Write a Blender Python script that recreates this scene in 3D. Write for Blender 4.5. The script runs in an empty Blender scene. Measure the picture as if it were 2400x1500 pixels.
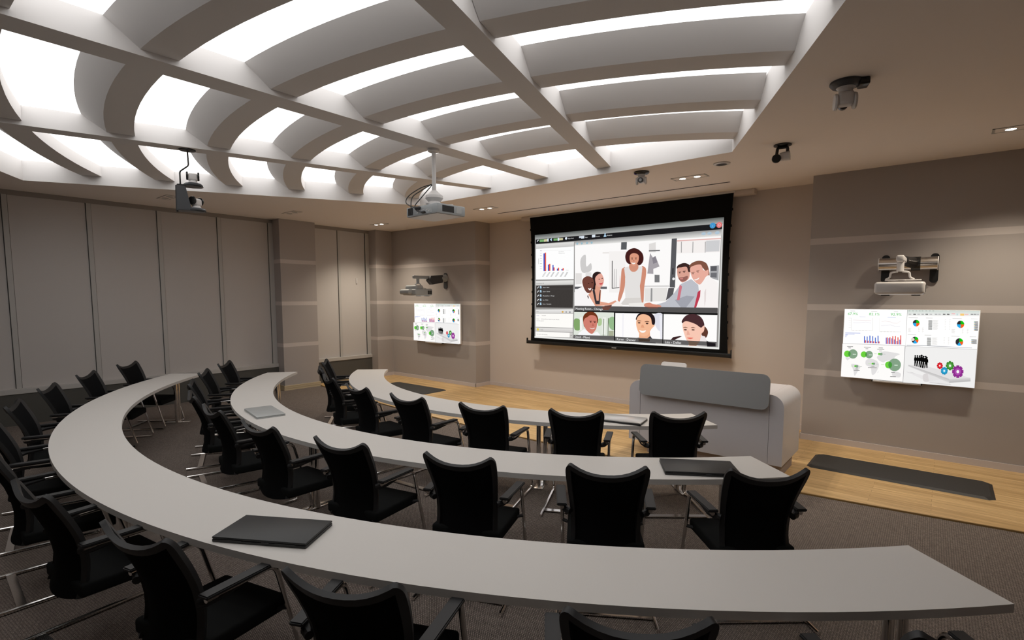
SCREEN_ART=[('p',[150,148,146],[0,0,1000,0,1000,1000,0,1000],0),('g',[[80,84,82],[165,168,166]],[-1,1000,1000,1000,997,956,3,958],0),('p',[225,226,224],[993,953,997,952,999,4,995,3],0),('p',[235,235,232],[0,16,999,16,999,1,0,1],0),('p',[28,28,30],[6,956,995,954,994,911,6,913],0),('p',[120,170,110],[32,952,86,952,86,928,32,928],0),('p',[205,200,160],[61,951,86,951,86,929,61,928],0),('p',[220,235,250],[84,954,92,954,92,927,85,927],0),('p',[230,235,240],[13,939,24,953,27,948,16,932],0),('p',[190,215,235],[100,944,113,956,113,927],0),('p',[120,170,110],[124,950,156,949,156,929,124,930],0),('p',[205,200,160],[156,949,184,949,184,929,156,929],0),('p',[220,235,250],[151,953,160,953,160,926,151,926],0),('p',[225,235,245],[211,942,210,947,208,952,206,954,202,954,200,952,198,947,197,942,198,937,200,933,202,930,206,930,208,933,210,937],0),('t',[235,235,235],[216,934],0.028,'Raise Hand'),('p',[215,225,235],[283,951,297,952,297,936,283,935],0),('p',[215,225,235],[296,952,314,953,314,928,296,928],0),('t',[235,235,235],[318,932],0.028,'View'),('p',[215,225,235],[359,953,378,954,378,931,359,931],0),('t',[235,235,235],[381,932],0.028,'Present'),('p',[180,215,240],[437,950,437,954,436,957,434,958,432,958,431,957,430,954,429,950,430,947,431,944,432,943,434,943,436,944,437,947],0),('p',[180,215,240],[425,927,428,941,439,940,441,927],0),('t',[235,235,235],[443,933],0.028,'Moderate'),('p',[70,150,205],[967,944,966,954,962,962,957,966,952,966,947,962,943,954,942,944,943,935,947,927,952,923,957,923,962,927,966,935],0),('t',[240,250,255],[952,936],0.0336,'i'),('p',[225,120,120],[994,945,993,954,990,962,985,966,979,966,974,962,971,954,970,945,971,935,974,928,979,923,985,923,990,928,993,935],0),('p',[240,200,200],[988,945,987,949,986,953,983,954,981,954,978,953,977,949,976,945,977,940,978,937,981,935,983,935,986,937,987,940],0),('p',[225,120,120],[986,945,986,948,984,950,983,952,981,952,980,950,978,948,978,945,978,942,980,939,981,938,983,938,984,939,986,942],0),('g',[[225,224,222],[200,199,197]],[8,910,253,905,253,863,8,866],0),('p',[252,252,252],[8,866,253,863,254,566,9,570],0),('p',[50,80,190],[59,818,68,818,68,649,60,650],0),('p',[230,85,60],[68,825,76,824,77,649,68,649],0),('p',[50,80,190],[89,710,96,709,97,649,89,650],0),('p',[230,85,60],[96,716,105,716,105,649,97,649],0),('p',[50,80,190],[119,704,126,703,126,649,119,649],0),('p',[230,85,60],[126,681,133,680,133,649,126,649],0),('p',[50,80,190],[148,668,155,667,155,648,148,648],0),('p',[230,85,60],[155,677,162,676,162,648,155,648],0),('p',[50,80,190],[176,662,184,661,184,648,177,649],0),('p',[230,85,60],[184,670,191,670,192,648,184,648],0),('p',[150,150,150],[205,651,222,650,222,648,205,649],0),('p',[170,170,172],[36,848,48,847,48,843,36,844],0),('p',[170,170,172],[36,823,48,822,48,819,36,820],0),('p',[170,170,172],[36,799,48,798,49,794,36,795],0),('p',[170,170,172],[36,774,49,773,49,770,36,771],0),('p',[170,170,172],[36,749,49,748,49,745,36,746],0),('p',[170,170,172],[36,725,49,724,49,720,36,721],0),('p',[170,170,172],[36,700,49,699,49,696,36,696],0),('p',[170,170,172],[36,675,49,674,49,671,36,672],0),('p',[200,200,200],[50,847,234,829,234,828,50,846],0),('p',[205,205,205],[25,772,29,772,29,719,25,719],0),('t',[110,110,110],[158,819],0.0196,'Actual Revenue'),('t',[110,110,110],[158,805],0.0196,'Projected Revenue'),('p',[165,165,165],[71,641,73,639,53,595,51,597],0),('p',[165,165,165],[77,640,79,639,59,595,57,596],0),('p',[165,165,165],[98,639,100,638,80,594,78,596],0),('p',[165,165,165],[103,639,106,638,86,594,84,595],0),('p',[165,165,165],[125,638,128,636,108,593,106,594],0),('p',[165,165,165],[131,638,133,636,114,593,111,594],0),('p',[165,165,165],[155,636,157,635,138,592,136,593],0),('p',[165,165,165],[161,636,163,634,144,591,142,593],0),('p',[165,165,165],[186,635,188,633,169,590,167,592],0),('p',[165,165,165],[191,634,194,633,175,590,172,591],0),('p',[165,165,165],[212,633,215,632,196,589,194,590],0),('p',[165,165,165],[218,633,220,631,202,589,199,590],0),('g',[[232,231,228],[205,204,201]],[8,557,254,555,254,517,8,516],0),('t',[90,90,92],[13,528],0.0308,'Participants (5)'),('p',[62,58,56],[12,510,252,511,251,301,12,300],0),('p',[120,115,112],[56,478,251,475,251,474,56,477],0),('p',[225,228,230],[18,484,23,498,29,505,31,497,26,493,21,483],0),('p',[170,200,220],[37,507,47,508,49,485,38,484],0),('t',[225,225,225],[57,488],0.028,'David - Miami'),('p',[225,228,230],[18,445,23,459,29,466,31,458,26,453,21,443],0),('p',[170,200,220],[37,467,47,469,49,446,38,445],0),('t',[225,225,225],[57,449],0.028,'Karen - Denver'),('p',[225,228,230],[18,403,23,418,29,425,31,416,26,412,21,402],0),('p',[170,200,220],[37,426,47,428,49,405,38,403],0),('t',[225,225,225],[57,408],0.028,'Meeting Room - Chicago'),('p',[225,228,230],[18,362,23,377,29,384,31,375,26,371,21,361],0),('p',[170,200,220],[37,385,47,387,49,364,38,363],0),('t',[225,225,225],[57,368],0.028,'Lisa - Dallas'),('p',[225,228,230],[18,323,23,337,29,345,31,336,26,332,21,322],0),('p',[170,200,220],[37,346,47,348,49,325,38,323],0),('t',[225,225,225],[57,329],0.028,'Room - Parked,Az'),('g',[[235,234,232],[208,206,204]],[9,279,254,289,254,248,9,243],0),('t',[90,90,92],[14,255],0.0291,'Chat'),('p',[215,165,70],[194,262,193,266,191,269,189,271,186,271,184,269,182,266,182,262,182,258,184,255,186,254,189,254,191,255,193,258],0),('p',[150,150,150],[214,262,214,265,213,268,211,270,209,270,208,268,206,265,206,262,206,258,208,255,209,254,211,254,213,255,214,258],0),('p',[140,140,145],[238,261,238,265,236,267,234,269,232,269,230,267,229,265,228,261,229,258,230,255,232,253,234,253,236,255,238,258],0),('p',[252,250,246],[9,240,254,245,252,115,9,109],0),('t',[60,70,190],[15,218],0.0269,'Karen:'),('t',[90,85,85],[51,218],0.0269,'Hi David!'),('t',[90,120,90],[16,184],0.0269,'David:'),('t',[90,85,85],[46,184],0.0269,'Hi Karen,Did you send me your forecast'),('t',[90,85,85],[16,166],0.0269,'for next quarter?'),('g',[[228,226,223],[205,202,200]],[9,103,252,111,253,73,9,68],0),('p',[225,205,90],[33,85,32,91,30,96,27,98,23,98,20,96,18,91,17,85,18,80,20,75,23,73,27,73,30,75,32,80],0),('t',[120,120,120],[37,79],0.028,'1. Public'),('p',[252,250,246],[9,65,234,68,234,24,9,16],0),('p',[205,203,200],[234,69,253,69,252,23,235,23],0),('t',[90,85,85],[16,35],0.0269,'Yes,I sent it this morning'),('p',[90,90,90],[237,41,241,36,247,49,246,50,240,42],0),('g',[[150,150,150],[228,227,224]],[260,905,994,909,992,860,260,870],0),('p',[150,185,200],[280,886,280,890,278,894,276,896,273,896,271,894,269,890,268,886,269,882,271,878,273,876,276,876,278,878,280,882],0),('p',[150,185,200],[308,885,307,889,305,893,303,895,300,895,298,893,296,889,296,885,296,881,298,877,300,875,303,875,305,877,307,881],0),('p',[150,185,200],[339,884,338,889,336,892,334,894,331,894,329,892,327,889,327,884,327,880,329,877,331,875,334,875,336,877,338,880],0),('p',[150,185,200],[365,885,365,889,363,892,360,894,358,894,356,892,354,889,353,885,354,880,356,877,358,875,360,875,363,877,365,880],0),('p',[175,195,210],[928,888,927,893,924,897,920,899,916,899,912,897,909,893,908,888,909,882,912,878,916,876,920,876,924,878,927,882],0),('p',[175,195,210],[953,887,952,892,949,896,945,899,941,899,937,896,934,892,933,887,934,882,937,878,941,875,945,875,949,878,952,882],0),('p',[175,195,210],[986,887,985,892,982,896,978,898,974,898,970,896,967,892,966,887,967,882,970,877,974,875,978,875,982,877,985,882],0),('p',[250,248,247],[260,870,992,860,989,316,264,308],0),('p',[205,203,202],[295,738,325,781,330,676,357,704,358,637,306,625],1),('p',[225,222,220],[266,619,304,617,304,519,267,516],0),('p',[226,224,223],[326,624,360,622,361,577,326,579],0),('p',[90,92,95],[524,868,554,867,553,804,523,806],0),('p',[232,228,225],[423,794,553,788,553,773,423,782],0),('p',[243,240,238],[458,798,548,792,548,437,462,442],0),('p',[60,58,58],[475,715,479,715,481,481,520,484,520,479,477,475],0),('p',[150,148,148],[488,644,490,644,491,485,488,485],0),('p',[150,148,148],[499,643,501,643,502,485,499,485],0),('p',[215,150,150],[520,585,521,585,520,477,518,477],0),('p',[92,92,96],[263,497,307,496,307,474,263,474],0),('p',[100,100,104],[414,494,450,493,450,471,414,472],0),('p',[222,219,217],[667,839,700,848,701,767,668,770],0),('p',[120,118,120],[667,787,721,784,721,775,667,777],0),('p',[165,160,165],[673,763,690,720,700,737,721,650,691,632,692,591,662,596],0),('p',[135,130,138],[684,721,700,737,710,685,690,673],0),('p',[215,213,212],[647,496,769,496,770,483,647,482],0),('p',[120,120,122],[698,584,722,582,723,521,699,522],0),('p',[228,225,222],[649,475,762,476,755,368,651,363],0),('p',[150,150,150],[681,474,689,474,690,364,681,364],0),('p',[243,238,236],[800,842,992,836,990,740,800,748],0),('p',[225,180,175],[800,852,993,846,992,838,801,842],0),('p',[170,168,168],[819,838,823,839,824,753,820,752],0),('p',[170,168,168],[871,832,875,832,875,748,871,747],0),('p',[170,168,168],[925,826,929,826,929,742,926,742],0),('p',[205,205,207],[930,832,988,830,987,747,930,748],0),('p',[165,165,168],[950,640,988,641,988,527,952,549],0),('p',[90,90,95],[954,636,979,637,979,600,954,600],0),('p',[110,110,115],[954,586,980,586,980,548,954,555],0),('p',[88,88,92],[776,867,800,867,797,476,772,479],0),('p',[40,40,44],[783,632,788,633,788,582,783,581],0),('p',[235,235,235],[796,547,795,552,793,555,791,558,788,558,786,555,784,552,784,547,784,542,786,538,788,536,791,536,793,538,795,542],0),('p',[68,30,28],[547,743,553,781,570,804,592,812,613,800,633,770,641,735,640,700,630,674,615,666,572,678,554,700],1),('p',[206,140,116],[529,633,536,648,548,651,549,555,546,477,524,368,511,372,522,477,526,563],1),('p',[206,140,116],[632,653,646,652,655,634,656,586,648,475,646,360,634,363,622,475,623,552],1),('p',[226,223,221],[542,651,568,662,619,660,637,652,632,552,626,496,632,395,552,392,548,498,550,562],0),('p',[214,210,206],[552,394,632,396,641,335,523,333],0),('p',[208,144,120],[574,681,611,678,616,643,605,619,592,614,579,621,569,650],1),('p',[218,152,126],[571,748,579,765,594,770,612,758,618,737,616,704,607,677,595,661,581,675,572,708],1),('p',[55,35,32],[587,722,587,724,586,726,584,726,583,726,581,726,580,724,580,722,580,721,581,719,583,718,584,718,586,719,587,721],0),('p',[55,35,32],[607,721,606,722,606,724,604,725,602,725,601,724,600,722,600,721,600,719,601,718,602,717,604,717,606,718,606,719],0),('p',[90,55,45],[577,733,588,735,588,732,577,730],0),('p',[90,55,45],[597,731,608,733,608,730,597,728],0),('p',[245,240,235],[579,695,589,688,601,690,597,679,587,679],1),('p',[195,125,105],[590,715,595,714,596,702,588,702],0),('p',[88,86,90],[767,474,794,474,789,414,756,374],0),('p',[188,190,198],[824,505,870,542,902,496,909,413,893,313,712,310,712,340,754,362,793,431],0),('p',[160,162,172],[798,378,852,413,888,406,850,315,830,313],0),('p',[205,115,128],[819,501,830,485,820,377,808,377,813,442],0),('p',[58,38,36],[805,625,808,653,836,670,860,653,868,618,859,590,833,616],1),('p',[216,160,144],[806,628,824,636,848,638,856,600,863,594,859,546,834,517,819,532,808,569],1),('p',[60,40,36],[821,593,821,595,820,596,818,597,817,597,815,596,814,595,814,593,814,592,815,590,817,590,818,590,820,590,821,592],0),('p',[70,45,40],[811,602,824,604,824,600,811,598],0),('p',[60,40,36],[841,598,841,600,840,601,838,602,837,602,836,601,834,600,834,598,834,596,836,595,837,594,838,594,840,595,841,596],0),('p',[70,45,40],[831,607,844,609,844,604,831,602],0),('p',[150,100,92],[813,554,834,559,854,567,852,539,834,523,820,533],1),('p',[205,130,125],[818,550,834,551,832,542,821,543],0),('p',[246,241,240],[908,496,945,566,986,507,991,315,893,313,907,413],0),('p',[225,215,214],[930,440,937,468,937,372,932,324],0),('p',[188,62,82],[901,441,913,457,912,406,896,318,887,318],0),('p',[126,82,66],[861,634,870,666,902,683,933,663,946,613,950,569,943,573,927,611,903,646],1),('p',[230,172,156],[864,627,884,648,911,651,922,611,934,604,944,611,945,573,934,556,924,527,908,498,886,525,871,566],1),('p',[70,48,44],[881,583,881,585,880,586,878,587,877,587,876,586,874,585,874,583,874,582,876,581,877,580,878,580,880,581,881,582],0),('p',[120,85,72],[870,592,884,597,885,593,870,588],0),('p',[70,48,44],[903,596,902,598,902,599,900,599,898,599,897,599,896,598,896,596,896,594,897,593,898,593,900,593,902,593,902,594],0),('p',[120,85,72],[892,605,906,609,906,606,892,600],0),('p',[248,240,236],[883,536,896,543,906,553,901,538,890,531],1),('p',[44,30,30],[367,570,373,608,394,626,417,613,404,583,390,532,393,480,381,463,369,480],1),('p',[222,160,136],[345,424,367,458,391,472,419,463,416,361,463,348,499,372,506,363,477,331,387,319],0),('p',[54,50,54],[369,465,382,466,394,368,406,368,409,464,416,466,412,337,388,337],0),('p',[222,160,136],[390,517,414,501,412,457,400,383,386,457],1),('p',[228,168,152],[384,567,399,599,418,608,430,576,434,545,426,501,410,489,391,508],1),('p',[50,34,34],[410,559,410,561,409,562,408,563,406,563,405,562,404,561,404,559,404,557,405,556,406,555,408,555,409,556,410,557],0),('p',[50,34,34],[428,566,427,567,426,569,425,570,423,570,422,569,421,567,420,566,421,564,422,563,423,562,425,562,426,563,427,564],0),('p',[200,60,70],[408,522,422,523,429,533,424,514,413,512],1),('p',[246,243,243],[262,444,280,474,307,493,340,435,360,368,385,319,263,316],0),('p',[112,66,56],[309,532,314,567,336,588,363,577,377,539,374,487,359,443,340,439,322,472],1),('p',[40,22,20],[350,524,350,525,349,527,347,527,346,527,344,527,343,525,342,524,343,522,344,521,346,520,347,520,349,521,350,522],0),('p',[40,22,20],[371,529,371,531,370,532,368,533,366,533,364,532,363,531,363,529,363,528,364,526,366,526,368,526,370,526,371,528],0),('p',[245,240,238],[344,482,353,477,362,483,359,465,350,464],1),('p',[70,30,34],[339,413,345,416,349,390,345,387],0),('p',[242,238,234],[472,325,513,370,540,333,536,317,472,316],0),('p',[235,232,228],[571,348,653,356,658,328,572,323],0),('p',[212,140,118],[653,346,678,355,695,343,729,335,729,318,658,319],1),('p',[90,60,55],[440,324,481,332,477,316,435,313],0),('p',[84,82,82],[264,320,989,320,989,278,264,276],0),('p',[110,70,62],[427,319,481,320,461,286,428,286],0),('p',[120,80,72],[663,318,722,319,716,308,675,307],0),('t',[245,245,245],[270,285],0.0588,'Meeting Room - Chicago'),('p',[16,16,16],[262,276,990,278,990,265,262,265],0),('p',[222,228,218],[262,265,494,266,496,26,260,18],0),('p',[130,165,105],[262,189,276,205,297,190,298,104,273,96,262,120],1),('p',[175,200,150],[404,202,424,209,424,155,405,148],1),('p',[150,185,140],[465,211,495,224,496,118,470,134],1),('p',[240,240,236],[297,215,311,216,312,98,298,97],0),('p',[236,238,232],[431,221,450,222,448,72,427,70],0),('p',[120,130,112],[435,210,439,210,437,59,433,59],0),('p',[110,120,100],[460,217,464,217,464,50,460,49],0),('p',[170,175,150],[466,104,493,106,493,52,467,50],0),('p',[246,246,248],[282,46,294,75,324,112,370,69,400,93,423,55],0),('p',[112,52,28],[316,201,323,241,345,266,380,265,400,233,405,190,393,159,338,150,324,130],1),('p',[206,126,110],[328,208,341,219,361,239,389,230,399,196,397,135,387,98,371,71,350,83,331,117,319,161,321,186],1),('p',[70,35,32],[367,177,366,179,365,181,363,182,361,182,360,181,358,179,358,177,358,175,360,173,361,172,363,172,365,173,366,175],0),('p',[110,60,48],[354,187,370,187,370,183,354,182],0),('p',[70,35,32],[390,176,390,178,389,180,387,180,385,180,383,180,382,178,382,176,382,173,383,172,385,171,387,171,389,172,390,173],0),('p',[110,60,48],[377,186,394,186,394,182,377,181],0),('p',[235,215,210],[356,125,370,120,386,127,382,116,366,113],1),('p',[188,105,92],[373,164,377,164,382,141,369,140],0),('p',[252,250,250],[501,262,743,264,746,25,502,24],0),('p',[222,222,232],[702,256,742,263,743,136,724,129,706,183],1),('p',[235,235,242],[728,252,742,252,745,52,735,51],0),('p',[240,238,243],[539,264,546,264,547,57,540,56],0),('p',[34,24,28],[612,207,619,252,638,268,668,272,692,262,706,228,706,178,693,166,659,226],1),('p',[236,176,140],[629,99,682,126,685,69,661,44,628,53],0),('p',[60,58,62],[577,43,628,60,654,32,685,78,714,19,567,21],0),('p',[243,186,150],[615,218,634,254,665,254,686,227,693,177,706,167,690,136,674,90,652,71,630,92,614,155],1),('p',[60,40,38],[635,184,634,187,632,189,629,190,626,190,623,189,621,187,621,184,621,182,623,180,626,179,629,179,632,180,634,182],0),('p',[120,80,60],[616,201,627,205,639,201,639,198,616,196],0),('p',[60,40,38],[675,181,674,184,672,186,670,187,666,187,664,186,662,184,661,181,662,179,664,176,666,175,670,175,672,176,674,179],0),('p',[120,80,60],[656,198,668,202,679,198,679,194,656,193],0),('p',[250,248,245],[629,123,645,117,663,123,655,105,640,103],1),('p',[225,160,125],[641,168,649,169,655,145,637,145],0),('p',[252,251,250],[748,261,989,264,990,25,750,22],0),('p',[58,34,36],[784,54,796,78,826,90,837,88,809,62,792,42],0),('p',[24,20,24],[944,67,964,52,988,23,950,19],0),('p',[95,58,46],[934,172,948,152,952,122,943,86,924,109],1),('p',[238,230,230],[859,46,869,16,955,22,940,96,923,103],0),('p',[236,184,164],[859,63,921,94,917,51,903,18,869,16],0),('p',[72,44,48],[836,195,839,228,858,260,889,268,914,253,930,218,935,176,919,158,876,181],1),('p',[246,198,178],[839,193,856,210,896,190,920,163,930,178,936,176,934,138,924,116,921,86,908,50,881,26,859,59,846,114,839,157],1),('p',[80,55,48],[859,142,858,144,856,146,853,147,850,147,847,146,845,144,845,142,845,140,847,138,850,137,853,137,856,138,858,140],0),('p',[150,110,92],[842,161,851,165,862,160,862,158,842,157],0),('p',[80,55,48],[894,144,893,146,891,148,888,148,885,148,882,148,880,146,880,144,880,141,882,140,885,139,888,139,891,140,893,141],0),('p',[150,110,92],[877,162,886,166,896,161,897,159,877,158],0),('p',[225,110,95],[859,78,873,82,889,80,875,70],1),('p',[232,175,155],[860,136,865,137,874,103,858,101],0),('p',[96,94,94],[262,52,496,62,496,26,260,18],0),('p',[96,94,94],[502,56,746,57,746,24,502,23],0),('p',[96,94,94],[750,56,990,58,990,24,750,22],0),('p',[70,58,50],[626,51,685,52,683,29,627,27],0),('p',[105,85,72],[866,55,915,51,903,20,872,19],0),('p',[30,26,30],[947,54,985,48,986,24,950,21],0),('p',[14,14,14],[494,267,501,267,502,21,496,24],0),('p',[14,14,14],[743,265,748,266,750,20,746,22],0),('t',[245,245,245],[269,26],0.0588,'David - Miami'),('t',[245,245,245],[511,27],0.0588,'Karen - Denver'),('t',[245,245,245],[758,26],0.0588,'Lisa - Dallas')]
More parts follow.
